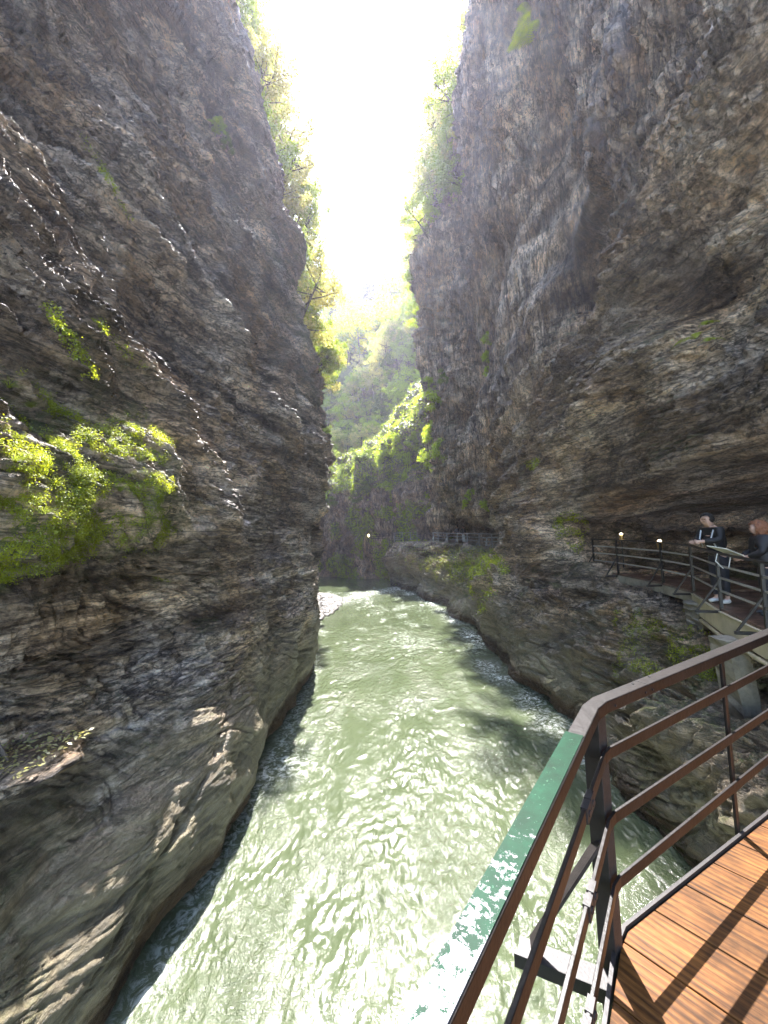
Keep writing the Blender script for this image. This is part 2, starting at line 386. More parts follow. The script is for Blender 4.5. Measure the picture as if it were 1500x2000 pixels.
DL += cracks(PL, (3.3, -5.6), (6.5, -4.55), .05, .10)+cracks(PL, (6.5, -4.55), (9.2, -3.4), .05, .09)+cracks(PL, (4.2, -3.9), (5.6, -3.5), .05, .05)
DL += cracks(PL, (11, -2.9), (20, -2.75), .035, .08)
far = smooth01(PL[..., 1], 21, 30); DL *= (1+.8*far)
PL2 = PL+NL*DL[..., None]
n2 = gnormals(PL2); n2 *= np.sign((n2*NL).sum(-1, keepdims=True)); NL2 = n2
def moss_mask(P, N, regions, base=.0, up=.55):
    m = np.clip(base+up*np.clip(N[..., 2]-.15, 0, 1)*1.5, 0, 1)*smooth01(fbm(P*.8+50, 3), -.1, .35)
    for (y, z, ry, rz, s) in regions:
        m = m + s*np.exp(-((P[..., 1]-y)/ry)**2-((P[..., 2]-z)/rz)**2)*(.55+.8*fbm(P*1.3+77, 3))
    return np.clip(m, 0, 1)
mossL = moss_mask(PL2, NL2, [(5.8, .9, 1.9, .9, 1.1), (6.5, 2.6, .8, .9, .5), (4.6, .0, .6, .5, .9), (24, 10, 4, 5, .8), (20, 14, 5, 9, .25)], 0, .35)
meL = np_mesh('cliff_left', PL2.reshape(-1, 3), grid_faces(NSL, NLL)[:, ::-1], attrs={'moss': mossL.ravel()})
cliffL = link('left_cliff', meL, M['rock_left']); tag(cliffL, kind='structure')

# --- right cliff
ZR = [-7.5, -6, -5.3, -4.3, -3.2, -1.95, -1.9, .75, 1.35, 4, 9, 16, 26, 40, 58]
RS = [
 (-8,  [5.5,5.4,5.2,5.3,6.0,7.3,11.5,13.2,7.0,6.9,7.6,8.6,10.5,13,20], {5:-3.2, 6:-3.1}),
 (1,   [5.5,5.4,5.2,5.3,6.0,7.3,11.5,13.2,7.0,6.9,7.6,8.6,10.5,13,20], {5:-3.2, 6:-3.1}),
 (4,   [5.5,5.4,5.25,5.3,6.0,7.3,15,16,6.9,6.8,7.3,8.4,10.2,13,20], {4:-3.7, 5:-3.3, 6:-3.2, 7:.5, 8:1.9}),
 (6.4, [5.6,5.46,5.35,5.4,6.1,7.4,18,19,6.7,6.6,7.0,8.2,9.8,12.5,19], {4:-3.8, 5:-3.4, 6:-3.3, 7:.3, 8:1.7}),
 (8,   [5.6,5.45,5.35,5.5,6.1,6.9,18,19,6.6,6.5,7.1,8.0,9.5,12,19], {4:-3.5, 5:-2.8, 6:-2.2, 7:.4, 8:1.5}),
 (10,  [5.6,5.45,5.35,5.7,6.5,7.25,18,19,6.6,6.5,7.3,8.0,9.2,12,19], {7:.1, 8:1.3}, {6:1, 7:1}),
 (12.2,[5.6,5.5,5.4,5.9,6.8,7.5,17,18,6.7,6.6,7.6,8.0,8.9,11.5,18], {7:0, 8:1.05}, {6:3.2, 7:3.2}),
 (14,  [5.5,5.4,5.3,6.2,7.2,7.6,14.5,15.5,6.9,6.6,7.5,7.7,8.4,10.5,17], {7:-.1, 8:.8}, {6:6, 7:6}),
 (15,  [5.4,5.25,5.1,5.6,6.6,7.3,7.6,7.4,6.9,6.7,7.2,7.4,8.0,10,16], {5:-2.3, 6:-1.6, 7:0, 8:.9}),
 (17,  [5.0,4.85,4.9,5.2,5.7,6.5,6.2,6.3,6.6,6.7,6.8,6.7,7.2,9,15], {5:-2.3, 6:-1.5, 7:0, 8:1.4}),
 (20,  [5.2,5.05,5.0,5.3,5.7,6.4,6.3,6.5,6.8,6.9,6.9,6.9,7.2,9.0,15], {5:-2.2, 6:-1.5, 7:0, 8:1.4}),
 (22.5,[5.4,5.25,5.2,5.6,6.2,7.3,7.1,7.1,7.3,7.2,6.9,6.8,7.0,8.6,15], {5:-2.0, 6:-1.5, 7:0, 8:1.2}),
 (24.5,[5.4,5.25,5.2,5.8,6.7,8.0,8.6,8.4,7.8,7.6,7.4,7.2,7.4,9.0,16], {5:-1.7, 6:-1.5, 7:.3, 8:1.0}),
 (27,  [5.3,5.15,5.2,5.9,6.9,8.7,11.0,10.8,8.6,8.2,8.4,8.8,9.2,11,18], {5:-1.5, 6:-1.45, 7:1.0, 8:1.6}),
 (31,  [4.9,4.75,4.9,5.4,6.3,7.8,10.3,10.2,7.8,7.4,7.4,8.0,8.6,11,19], {5:-1.4, 6:-1.35, 7:1.2, 8:1.9}),
 (36,  [3.6,3.5,3.7,4.4,5.4,6.8,9.6,9.5,7.4,7.0,7.2,7.7,7.9,10.6,21], {5:-1.3, 6:-1.25, 7:1.2, 8:1.9}),
 (42,  [2.6,2.5,2.6,3.2,4.0,5.2,8.4,8.4,6.9,7.0,7.1,6.9,6.5,9.8,21], {5:-1.1, 6:-1.05, 7:1.0, 8:1.8}),
 (46.5,[1.8,1.6,1.5,1.6,2.0,2.8,8,9,8,8.5,8.2,7.8,7.4,11,21], {5:-1.0, 6:-.9}),
 (49.5,[1.8,1.6,1.3,1.2,1.2,1.6,9,12,12,12,12,10.5,9.5,11,17], {5:-1.0, 6:-.8}),
 (54,  [5,5,4.5,4.5,4.5,5,12,16,18,18,18,16,15,17,24], {5:-1.0, 6:-.8}),
 (60,  [14,14,14,14,14,14,20,26,26,26,26,25,24,28,34], {5:-1.0, 6:-.8}),
]
TR = net(RS, ZR)
NSR, NLR = 1150, 800
PR = loft(TR, [.4,.7,1.1,1.3,1.4,1.4,1.2,.9,1.1,1.4,1.1,.9,.9,1,1,1.1,.9,.6,.4,.3], [.1,.8,.9,1.0,1.1,.8,1.2,.8,1.7,2.2,2.2,1.9,1.5,.9], NSR, NLR)
NR = blur(gnormals(PR), 8); NR /= np.linalg.norm(NR, axis=-1, keepdims=True)
if NR[NSR//3, NLR*2//3, 0] > 0: NR = -NR
def ampR(P):
    z = P[..., 2]; y = P[..., 1]; low = 1-smooth01(z, -5.2, -3.6); up = smooth01(z+.25*y, 8, 14)
    hollow = np.exp(-((y-11.8)/2.2)**2-((z-8.2)/2.4)**2)
    sp = smooth01(pn(P*np.array([.25, .16, .13])+20), .05, .4)*up
    sm = np.clip(1-.75*sp-.9*hollow, .1, 1)
    return {'ledge': (1-.8*up)*(1-.85*low)*(1-.5*hollow), 'lump': (.9-.4*low)*(1-.4*sp), 'strata': (1-.6*low)*(1-.75*up)*sm*(1-.4*smooth01(y, 13, 18)), 'fine': (1.5-.9*low)*(1-.45*up)*sm,
            'flute': up*sm+.35*smooth01(y, 14, 20)*(1-low)}
DR = rock_disp(PR, R(24), ampR, 1, 31.0)
DR -= 2.0*np.exp(-((PR[..., 1]-11.8)/1.7)**4-((PR[..., 2]-8.2)/1.9)**4)
DR -= 1.1*np.exp(-((PR[..., 1]-7.8)/1.5)**2-((PR[..., 2]-4.6-.35*(PR[..., 1]-7.8))/.55)**2)
inner = np.zeros((NSR, NLR)); lv = dense([.1,.8,.9,1.0,1.1,.8,1.2,.8,1.7,2.2,2.2,1.9,1.5,.9], NLR)
inner[:] = (np.clip(1-np.abs(lv-6.0)/1.2, 0, 1))[None]*(PR[..., 1] > 6)
DR *= (1-.65*inner)
DR *= 1-.9*(np.clip(1.55-np.abs(lv-6.7)/1.3, 0, 1))[None]*smooth01(PR[..., 1], 3, 5)*(1-smooth01(PR[..., 1], 14.5, 16))
shelf = (np.clip(1.5-np.abs(lv-5.5)/.9, 0, 1))[None]*smooth01(PR[..., 1], 23.5, 26)
DR *= (1-.93*shelf)
DR *= (1+.8*smooth01(PR[..., 1], 26, 34))
PR2 = PR+NR*DR[..., None]
n2 = gnormals(PR2); n2 *= np.sign((n2*NR).sum(-1, keepdims=True)); NR2 = n2
mossR = moss_mask(PR2, NR2, [(31, -2.6, 7, 1.1, .9), (27, -3.2, 1.0, 1.8, .7), (8.4, -2.9, 1.4, .6, .9), (13, -.6, 1.3, .9, .7), (5.4, -3.4, .8, .4, .7), (36, 4, 3, 4, .4)], 0, .6)
meR = np_mesh('cliff_right', PR2.reshape(-1, 3), grid_faces(NSR, NLR), attrs={'moss': mossR.ravel()})
cliffR = link('right_cliff', meR, M['rock_right']); tag(cliffR, kind='structure')

# --- far wall closing the gorge
ZD = [-7.5, -6, -3.4, -.9, -.8, .9, 1.6, 4.5, 8, 11, 15, 20, 38, 46]
DY = {9: 2.5, 10: 8, 11: 27, 12: 36, 13: 44}
DYs = {4: 2.4, 5: 2.4}
def DS(Y, X, zt, back=1.0, slot=True):
    ov = {8: zt, 9: zt+2, 10: zt+5, 11: zt+9, 12: zt+31, 13: zt+36}
    if not slot: dyy = {4: 0, 5: 0}
    else: dyy = dict(DYs)
    for k in (9, 10, 11, 12, 13): dyy[k] = DY[k]*back
    xs = [X]*14
    return (Y, xs, ov, dyy)
FS = [DS(46, 16, 19), DS(48, 10, 18), DS(48.5, 7.2, 16, 1), DS(49, 4.6, 13.5, 1, False), DS(51.5, 2.4, 11.5), DS(54.5, -.5, 9.5), DS(57, -4, 8, 1, False),
      DS(60, -8, 7, 1, False), DS(64, -14, 6, 1, False), DS(68, -24, 6, 1, False), DS(70, -44, 6, 1, False)]
TD = net(FS, ZD)
for i, (sx) in enumerate([0, 0, 0, .6, 0, 0, 0, .3, 0, 0, 0]): TD[i, 6:9, 1] -= sx*1.5
NSD, NLD = 520, 420
PD = loft(TD, [.5,.8,1,1,1,1,1,1,1,.6], [.2,1,1,.3,.6,.5,1,1.2,1,1,1,1.4,.7], NSD, NLD)
ND = blur(gnormals(PD), 8); ND /= np.linalg.norm(ND, axis=-1, keepdims=True)
if ND[NSD//2, NLD//3, 1] > 0: ND = -ND
Wd = PD*np.array([.42, .42, .10])+70
DD = .9*ridge(Wd, 3)+.8*fbm(PD*.3+70, 4)+.35*ridge(PD*.9, 3)
PD2 = PD+ND*DD[..., None]
n2 = gnormals(PD2); n2 *= np.sign((n2*ND).sum(-1, keepdims=True)); ND2 = n2
slope_m = smooth01(PD[..., 2], 5.5, 8)
mossD = np.clip(1.0*slope_m*smooth01(fbm(PD2*.3+5, 3), -.9, -.2)*smooth01(ND2[..., 2], -.3, .1)+.9*smooth01(fbm(PD2*.25, 3), -.05, .3), 0, 1)
meD = np_mesh('far_cliff', PD2.reshape(-1, 3), grid_faces(NSD, NLD), attrs={'moss': mossD.ravel()})
cliffD = link('far_cliff', meD, M['rock_far']); tag(cliffD, kind='structure')

# --- forested hillside beyond
nx, ny = 160, 120
gx, gy = np.meshgrid(np.linspace(-90, 90, nx), np.linspace(93, 270, ny))
def hill_z(x, y):
    x = np.asarray(x, float); y = np.asarray(y, float)
    c = 43+(y-97)*.82 + np.maximum(0, x-2)*2.2 + np.maximum(0, -x-14)*.7
    P = np.stack([x*.03, y*.03, 0*x], -1)
    return np.minimum(c, 122+(y-185)*.35+np.maximum(0, x-2)*2)+5*fbm(P, 3)
gz = hill_z(gx, gy); gz[0] -= 12
meH = np_mesh('hillside', np.stack([gx, gy, gz], -1).reshape(-1, 3), grid_faces(ny, nx))
hm = NT('forest_floor'); v = hm.coord(); hm.set('Base Color', hm.ramp(hm.noise(v, .25, 7, .65), [(.3, (.03, .035, .015)), (.55, (.09, .10, .035)), (.7, (.16, .14, .07))]))
hm.set('Roughness', .95); hm.set('Normal', hm.bump(hm.noise(v, 1.2, 6), 1, .8))
hill = link('hillside', meH, hm.m); tag(hill, kind='structure')

# --- river
nyw, nxw = 900, 560
tt = np.linspace(0, 1, nyw); ys = -4+ (np.exp(tt*3.0)-1)/(math.exp(3.0)-1)*84
xl = np.interp(ys, [-4, 20, 24, 80], [-5.2, -5.4, -16, -50]); xr = np.interp(ys, [-4, 22, 44, 52, 80], [6.6, 6.4, 5, 8, 30])
X = xl[:, None]+(xr-xl)[:, None]*np.linspace(0, 1, nxw)[None]; Y = np.repeat(ys[:, None], nxw, 1)
Pw = np.stack([X, Y, 0*X], -1)
calm = smooth01(X-xl[:, None], 1.2, 4.0)*(1-.6*smooth01(Y, 40, 55))
hw = (.055*fbm(Pw*np.array([.7, .55, 1])+3, 3)+.042*ridge(Pw*np.array([1.5, 1.25, 1])+.5*pn(Pw*1.2)[..., None]+6, 2)+.034*ridge(Pw*np.array([4.2, 3.4, 1])+.5*pn(Pw*2.6)[..., None]+1, 3))*(.35+.65*calm)*(.26+.36*smooth01(fbm(Pw*np.array([.45, .16, 1])+60, 3), -.5, .5))
hw *= 1+.8*np.exp(-((Y-36)/7)**2)
bankR = np.interp(ys, [-4, 6.5, 12, 14.5, 17, 22.7, 31, 36, 45, 60], [5.4, 5.4, 5.45, 5.3, 4.8, 5.2, 4.7, 3.5, 1.7, 5])[:, None]
bankL = np.interp(ys, [-4, 5, 12, 18, 20, 25, 80], [-4.1, -3.8, -3.6, -3.7, -4.1, -9, -40])[:, None]
foam_glint = .9*np.exp(-((X-bankR+.5)/.55)**2)*smooth01(Y, 8, 13)*(.6+.8*fbm(Pw*.5, 2))
foam_glint += .85*np.exp(-((Y-(38+1.1*(X+4)+2.5*pn(Pw*.3)))/2.6)**2)*smooth01(X, -8, -4)
foam_glint += .55*np.exp(-((X+2.9)/.55)**2-((Y-10.6)/.7)**2)+.35*np.exp(-((X-bankL-.3)/.25)**2)
crest = smooth01(hw, .05, .12)
foam_glint += .30*crest*calm  # whitened wave crests: sky glints painted into the water colour
foam_glint += .35*smooth01(fbm(Pw*np.array([.5, .3, 1])+90, 3), .25, .6)*smooth01(Y, 15, 28)*(1-smooth01(Y, 44, 50))
meW = np_mesh('river', np.stack([X, Y, -6+hw], -1).reshape(-1, 3), grid_faces(nyw, nxw), attrs={'foam_glint': np.clip(foam_glint, 0, 1).ravel()})
river = link('river', meW, M['water']); tag(river, kind='structure')
# ---------------------------------------------------------------- more materials
M['steel_brown'] = plain('brown_painted_steel', (.010, .0070, .0062), .42, .5, 7, bump=.25)
M['steel_dark'] = plain('dark_steel', (.022, .018, .017), .5, .3, 20)
M['steel_pale'] = plain('galvanised_steel', (.42, .41, .40), .38, .2, 20, metallic=.6)
M['bolt'] = plain('bolt_head', (.02, .02, .02), .4)
M['cream'] = plain('cream_painted_beam', (.46, .41, .27), .6, .2, 3, bump=.3)
M['lamp_body'] = plain('brass_lamp_body', (.45, .27, .08), .3, .2, 10, metallic=.8)
M['jacket'] = plain('black_jacket', (.007, .006, .006), .65, .3, 20, bump=.4)
M['puffer'] = plain('dark_puffer', (.010, .008, .009), .6, .3, 12, bump=.5)
M['jeans'] = plain('dark_trousers', (.014, .014, .018), .85)
M['khaki'] = plain('khaki_trousers', (.30, .24, .14), .8)
M['white_cloth'] = plain('white_trousers', (.70, .68, .62), .8)
M['skin'] = plain('skin', (.55, .33, .24), .5, .08, 20, bump=.05)
M['hair_dark'] = plain('dark_hair', (.015, .012, .010), .5, .4, 40, bump=.9)
M['hair_red'] = plain('reddish_hair', (.26, .10, .045), .5, .5, 40, bump=.9)
M['shoe_white'] = plain('pale_shoe', (.6, .58, .54), .6)
M['shoe_dark'] = plain('dark_shoe', (.03, .03, .03), .5)
M['strap'] = plain('pale_strap', (.45, .45, .45), .5)
M['paper'] = plain('pale_board', (.72, .68, .56), .45, .12, 14, bump=0)
M['white_paint'] = plain('white_paint', (.75, .74, .70), .5, .1)
t = NT('concrete'); v = t.coord(); t.set('Base Color', t.ramp(t.noise(v, 2.5, 8, .7), [(.3, (.10, .085, .06)), (.5, (.26, .23, .17)), (.7, (.38, .34, .26))]))
t.set('Roughness', .9); t.set('Normal', t.bump(t.noise(v, 14, 6, .7), .7, .03)); M['concrete'] = t.m
t = NT('lamp_glow'); t.set('Emission Color', (1, .82, .5, 1)); t.set('Emission Strength', 3); M['glow'] = t.m
# worn green paint on the handrail top
t = NT('worn_green_paint'); v = t.coord()
sx = t.n('SeparateXYZ'); t.l(v, sx.inputs[0])
wear = t.maprange(sx.outputs['Y'], 1.25, .62, -.055, .13)
nz = t.math('ADD', t.math('ADD', t.math('MULTIPLY', t.noise(v, 20, 8, .75, .4), .65), t.math('MULTIPLY', t.noise(v, 70, 6, .8), .35)), wear); chip = t.math('GREATER_THAN', nz, .585)
g = t.ramp(t.noise(v, 9, 6, .7), [(.35, (.0004, .018, .007)), (.6, (.0010, .036, .015)), (.78, (.004, .055, .025))])
sc_ = t.math('GREATER_THAN', t.noise(v, 55, 6, .8), .64); g = t.mix(t.math('MULTIPLY', sc_, .6), g, (.10, .22, .14))
t.set('Base Color', t.mix(chip, g, (.17, .17, .18))); t.set('Roughness', .55); t.set('Specular IOR Level', t.math('ADD', .12, t.math('MULTIPLY', chip, .4)))
t.set('Normal', t.bump(nz, .5, .002)); M['green'] = t.m
# wooden boards
def wood_mat(name, ang, cols, rough=.5):
    t = NT(name); v = t.coord(rot=(0, 0, ang), scale=(1, 1, 1)); vs = t.coord(rot=(0, 0, ang), scale=(1, 1, 1))
    m = t.n('Mapping'); t.l(vs, m.inputs[0]); m.inputs['Scale'].default_value = (.9, 9, 1)
    ri = t.n('NewGeometry'); off = t.n('VectorMath', operation='ADD'); rv = t.n('CombineXYZ')
    t.l(t.math('MULTIPLY', ri.outputs['Random Per Island'], 37), rv.inputs[0]); t.l(t.math('MULTIPLY', ri.outputs['Random Per Island'], 11), rv.inputs[1])
    t.l(m.outputs[0], off.inputs[0]); t.l(rv.outputs[0], off.inputs[1])
    g1 = t.noise(off.outputs[0], 2.6, 6, .6, 2.2); g2 = t.noise(off.outputs[0], 9, 5, .6, .8); bl = t.noise(v, 2.2, 5, .65)
    wv = t.n('TexWave', wave_type='BANDS', bands_direction='Y'); t.l(off.outputs[0], wv.inputs[0]); wv.inputs['Scale'].default_value = 1.1
    wv.inputs['Distortion'].default_value = 7; wv.inputs['Detail'].default_value = 3; wv.inputs['Detail Scale'].default_value = .7
    f = t.math('ADD', t.math('MULTIPLY', g1, .55), t.math('MULTIPLY', g2, .33)); f = t.math('ADD', f, t.math('MULTIPLY', wv.outputs['Fac'], .12))
    c = t.ramp(f, [(.30, cols[0]), (.48, cols[1]), (.66, cols[2])])
    c = t.mix(t.maprange(bl, .42, .60), c, t.mix(1.0, c, (.40, .44, .55), 'MULTIPLY'))          # dirty, greyed patches
    kn = t.n('TexVoronoi'); t.l(v, kn.inputs['Vector']); kn.inputs['Scale'].default_value = 2.3
    c = t.mix(t.maprange(kn.outputs['Distance'], .055, .035), c, (.05, .02, .01))
    t.set('Base Color', c); t.set('Specular IOR Level', .18 if rough > .4 else .5); t.set('Roughness', t.maprange(bl, .3, .7, rough, rough+.25))
    t.set('Normal', t.bump(f, .6, .006)); return t.m
M['boards'] = wood_mat('deck_boards', math.atan2(.76, .65), [(.022, .009, .003), (.12, .045, .010), (.23, .094, .022)])
M['boards2'] = wood_mat('wet_boards', 0, [(.06, .028, .015), (.14, .07, .04), (.24, .14, .085)], .25)

# ---------------------------------------------------------------- near railing and deck
ZT = -.75
Cc = atZ(1158, 1371, ZT); Ra = atZ(1500, 1233, ZT); Lb = atZ(832, 2000, ZT)
dR = (Ra-Cc); dR /= np.linalg.norm(dR); dL = (Lb-Cc); dL /= np.linalg.norm(dL)
Rend = Cc+dR*5.0; Lend = Cc+dL*2.6
nearrail = empty('railing', (float(Cc[0]), float(Cc[1]), -1.75), 'brown steel railing around the near wooden deck, with worn green paint on its handrail', 'railing')
def at_parent(o, par):
    o.parent = par; o.matrix_parent_inverse = Matrix.Translation(par.location).inverted() if par.parent is None else Matrix(); return o
def pbuild(mb, name, mat, par, **k): return at_parent(mb.build(name, mat, **k), par)
dz = lambda p, z: np.array([p[0], p[1], z])
nm = (dR-dL); inw = -(dR+dL)*-1; inw = (dR+dL)/np.linalg.norm(dR+dL)      # towards the deck
m = MB(); m.path([dz(Rend, ZT-.025), dz(Cc+dR*.05, ZT-.025), dz(Cc+dL*.05, ZT-.025), dz(Lend, ZT-.025)], .062, .05)
pbuild(m, 'handrail', M['steel_brown'], nearrail, bevel=.004)
g0 = atZ(1122, 1434, ZT); m = MB(); m.path([dz(g0, ZT+.0015), dz(Lend, ZT+.0015)], .060, .003)
o = pbuild(m, 'green_paint', M['green'], nearrail); o['label'] = 'chipped green paint strip on the handrail'
for z, pc in ((-.955, (1176, 1503)), (-1.215, (1186, 1638)), (-1.47, (1192, 1764))):
    c = Cc+inw*.035; m = MB()
    m.path([dz(Rend+inw*.02, z), dz(c+dR*.03, z), dz(c+dL*.03, z), dz(Lend+inw*.035, z)], .012, .045)
    o = pbuild(m, 'rail', M['steel_brown'], nearrail, bevel=.002)
    for s_ in (.34, .40):                          # splice plates bolted on
        q = c+dL*(s_ if z > -1 else s_+.12*(z < -1.3)+.06); mb = MB(); mb.tube([dz(q+inw*.004, z), dz(q+inw*.016, z)], .011, 6)
        mb.box(dz(q, z), dL*.05, np.cross(dL, (0, 0, 1))*.022, np.array([0, 0, .05]))
        pp = mb.build('splice_plate', M['steel_dark']); pp.parent = o
def post(pt, z0, z1, wd=.06, th=.014, d=dR):
    m = MB(); m.bar(dz(pt, z0), dz(pt, z1), wd, th, up=(-d[1], d[0], 0)); return m
cp = Cc-inw*.015
m = post(cp, ZT-.05, -2.25, .075, .014, np.array([-dR[1], dR[0], 0])*-1)
m.bar(dz(cp+inw*.02+dR*.03, ZT-.05), dz(cp+inw*.02+dR*.03, -2.25), .02, .05, up=(dR[0], dR[1], 0))
pbuild(m, 'post', M['steel_dark'], nearrail, bevel=.002)
pr = Cc+dR*(np.linalg.norm(np.array([1.97, 2.16])-Cc[:2])); pbuild(post(pr, ZT-.05, -1.85, .034, .014), 'post', M['steel_brown'], nearrail, bevel=.002)
pr = Cc+dR*2.9; pbuild(post(pr, ZT-.05, -1.85, .034, .014), 'post', M['steel_brown'], nearrail)
for dd in (1.35, 2.4): pbuild(post(Cc+dL*dd, ZT-.05, -1.9, .05, .014, dL), 'post', M['steel_dark'], nearrail)
bo = atZ(1012, 1832, -1.8); bi = dz(cp+inw*.12, -1.8)
m = MB(); m.bar(bi-np.array([0, 0, .03]), dz(bo, -1.83), .085, .006); m.bar(bi-np.array([0, 0, .055])+np.array([-.03, -.03, 0]), dz(bo, -1.855)+np.array([-.03, -.03, 0]), .008, .055)
pbuild(m, 'bracket', M['steel_dark'], nearrail)
m = MB(); m.bar(dz(cp, -1.32), dz(bo+(bi-bo)*.12, -1.80), .055, .012); pbuild(m, 'brace', M['steel_dark'], nearrail)
for px_, py_ in ((1236, 1336), (1268, 1322)):
    m = MB(); q = atZ(px_, py_, ZT); m.tube([dz(q, ZT-.001), dz(q, ZT+.003)], .006, 8); pbuild(m, 'bolt', M['bolt'], nearrail)
for k in (.10, .34, .40):
    m = MB(); q = Cc+dR*k+inw*.032; m.tube([dz(q, ZT-.03), dz(q, ZT-.03)+inw*.004], .005, 8); pbuild(m, 'bolt', M['bolt'], nearrail)
m = MB(); q = Cc+dR*.375; m.box(dz(q, ZT-.0248), dR*.0025, np.cross(dR, (0, 0, 1))*.0632, np.array([0, 0, .0512])); pbuild(m, 'joint', M['bolt'], nearrail)

e1 = atZ(1226, 1818, -1.75); e2 = atZ(1206, 1868, -1.75); e3 = atZ(1190, 2000, -1.75); e0 = atZ(1500, 1598, -1.75)
def unit(v): return v/np.linalg.norm(v)
far0 = e1+unit(e0-e1)*6.2; poly = [far0, e1, (e1+e2)/2+unit(e1-e2)*0, e2, e3, e3+dL*4.0, np.array([6.6, -2.4, -1.75]), np.array([6.9, far0[1], -1.75])]
pd = unit(np.array([.65, -.76, 0])); pnn = np.array([-pd[1], pd[0], 0])
deck = empty('wooden_deck', (2.5, .8, -1.75), 'sunlit orange-brown plank deck inside the near railing', 'deck')
bm = bmesh.new(); BW = .25
for i in range(-22, 40):
    c0 = pnn*(i*BW+.205); a = c0-pd*9; b = c0+pd*9; L_ = bmesh.new()
    mb = MB(); mb.bar(dz(a, -1.775), dz(b, -1.775), BW-.006, .05); me_ = bpy.data.meshes.new('t'); me_.from_pydata(mb.v, [], mb.f); L_.from_mesh(me_); bpy.data.meshes.remove(me_)
    for k in range(len(poly)):
        p, q = poly[k], poly[(k+1) % len(poly)]; ed = q-p; nn = np.array([-ed[1], ed[0], 0]); cen = np.array([2.5, .8, 0])
        if np.dot(nn, cen-p) > 0: nn = -nn
        if not L_.verts: break
        gm = bmesh.ops.bisect_plane(L_, geom=L_.verts[:]+L_.edges[:]+L_.faces[:], plane_co=p, plane_no=nn, clear_outer=True)
        bmesh.ops.holes_fill(L_, edges=[e for e in L_.edges if e.is_boundary])
    if L_.verts:
        me_ = bpy.data.meshes.new('t'); L_.to_mesh(me_); bm.from_mesh(me_); bpy.data.meshes.remove(me_)
    L_.free()
me = bpy.data.meshes.new('boards'); bm.to_mesh(me); bm.free(); o = link('boards', me, M['boards']); at_parent(o, deck)
bvm = o.modifiers.new('bevel', 'BEVEL'); bvm.width = .004; bvm.segments = 2; bvm.limit_method = 'ANGLE'; bvm.angle_limit = R(50)
m = MB(); ept = [far0, e1, e2, e3, e3+dL*4]; m.path([dz(p, -1.80)-inw*.012 for p in ept], .014, .13); pbuild(m, 'edge_beam', M['steel_dark'], deck)
m = MB()
for a_, b_ in (((1.6, .6), (5.8, 3.4)), ((.6, -.8), (5.8, 1.2))): m.bar((*a_, -1.92), (*b_, -1.92), .12, .22)
pbuild(m, 'joist', M['steel_dark'], deck)

# ---------------------------------------------------------------- second walkway
RP = np.array([(5.35, 4.6, -1.78), (5.99, 6.2, -1.75), (6.49, 7.6, -1.70), (7.2, 9.15, -1.62), (7.32, 10.3, -1.57), (7.35, 12.3, -1.53), (7.3, 13.6, -1.52)])
walk = empty('walkway', (7.4, 8.5, -1.65), 'plank walkway with cream side beam curving into the dark rock gallery', 'walkway')
m = MB(); n_ = 0; m3 = MB()
for i in range(len(RP)-1):
    a, b = RP[i], RP[i+1]; L = np.linalg.norm(b-a); k = max(1, round(L/.145))
    for j in range(k):
        p = a+(b-a)*(j+.5)/k; d = unit(b-a); sd_ = np.array([d[1], -d[0], 0]); w_ = 2.2
        m.box(p+sd_*(w_/2-.02)-np.array([0, 0, .025]), d*(L/k-.006), sd_*w_, np.array([0, 0, .05]))
pbuild(m, 'boards', M['boards2'], walk)
m = MB(); m.path([p-np.array([.03, 0, .26]) for p in RP[:4]], .05, .40); m.path([p-np.array([.03, 0, .06]) for p in RP[:4]], .09, .02); pbuild(m, 'side_beam', M['cream'], walk)
m = MB(); m.path([p-np.array([.03, 0, .16]) for p in RP[3:]], .05, .22); pbuild(m, 'kerb_beam', M['concrete'], walk)
m = MB(); m.tube([p-np.array([.02, 0, .56]) for p in RP[:4]], .045, 10); pbuild(m, 'pipe', M['cream'], walk, smooth=True)
m = MB(); m.path([p+np.array([1.4, 0, -.2]) for p in RP[:5]], .2, .3); pbuild(m, 'beam', M['steel_dark'], walk)
def pier(name, c, top, bot, zt, zb, label):
    """tapering, leaning concrete pier with rough faces; top/bot = (x0,x1) at the two heights"""
    bm = bmesh.new(); N = 14; rows = []
    for i in range(N+1):
        f = i/N; x0 = top[0]+(bot[0]-top[0])*f; x1 = top[1]+(bot[1]-top[1])*f; z = zt+(zb-zt)*f; row = []
        for (x, y) in [(x0, c-.2), ((x0*2+x1)/3, c-.21), ((x0+2*x1)/3, c-.21), (x1, c-.2), (x1+.02, c), (x1, c+.2), ((x0+x1)/2, c+.21), (x0, c+.2), (x0-.02, c)]:
            r_ = random.uniform(-.035, .035); row.append(bm.verts.new((x+r_, y+r_*.7, z)))
        rows.append(row)
    K = len(rows[0])
    for i in range(N):
        for k in range(K): bm.faces.new((rows[i][k], rows[i][(k+1) % K], rows[i+1][(k+1) % K], rows[i+1][k]))
    bm.faces.new(rows[0][::-1]); bm.faces.new(rows[-1]); bmesh.ops.recalc_face_normals(bm, faces=bm.faces)
    me = bpy.data.meshes.new(name); bm.to_mesh(me); bm.free(); o = link(name, me, M['concrete']); tag(o, label, 'pier'); return o
pier('concrete_pier', 7.1, (5.93, 6.28), (6.2, 6.52), -2.12, -4.1, 'tall weathered concrete pier under the sunlit cream beam of the walkway')
pier('concrete_pier', 8.95, (6.92, 7.15), (6.98, 7.12), -1.83, -2.45, 'short concrete block under the bend of the walkway railing')

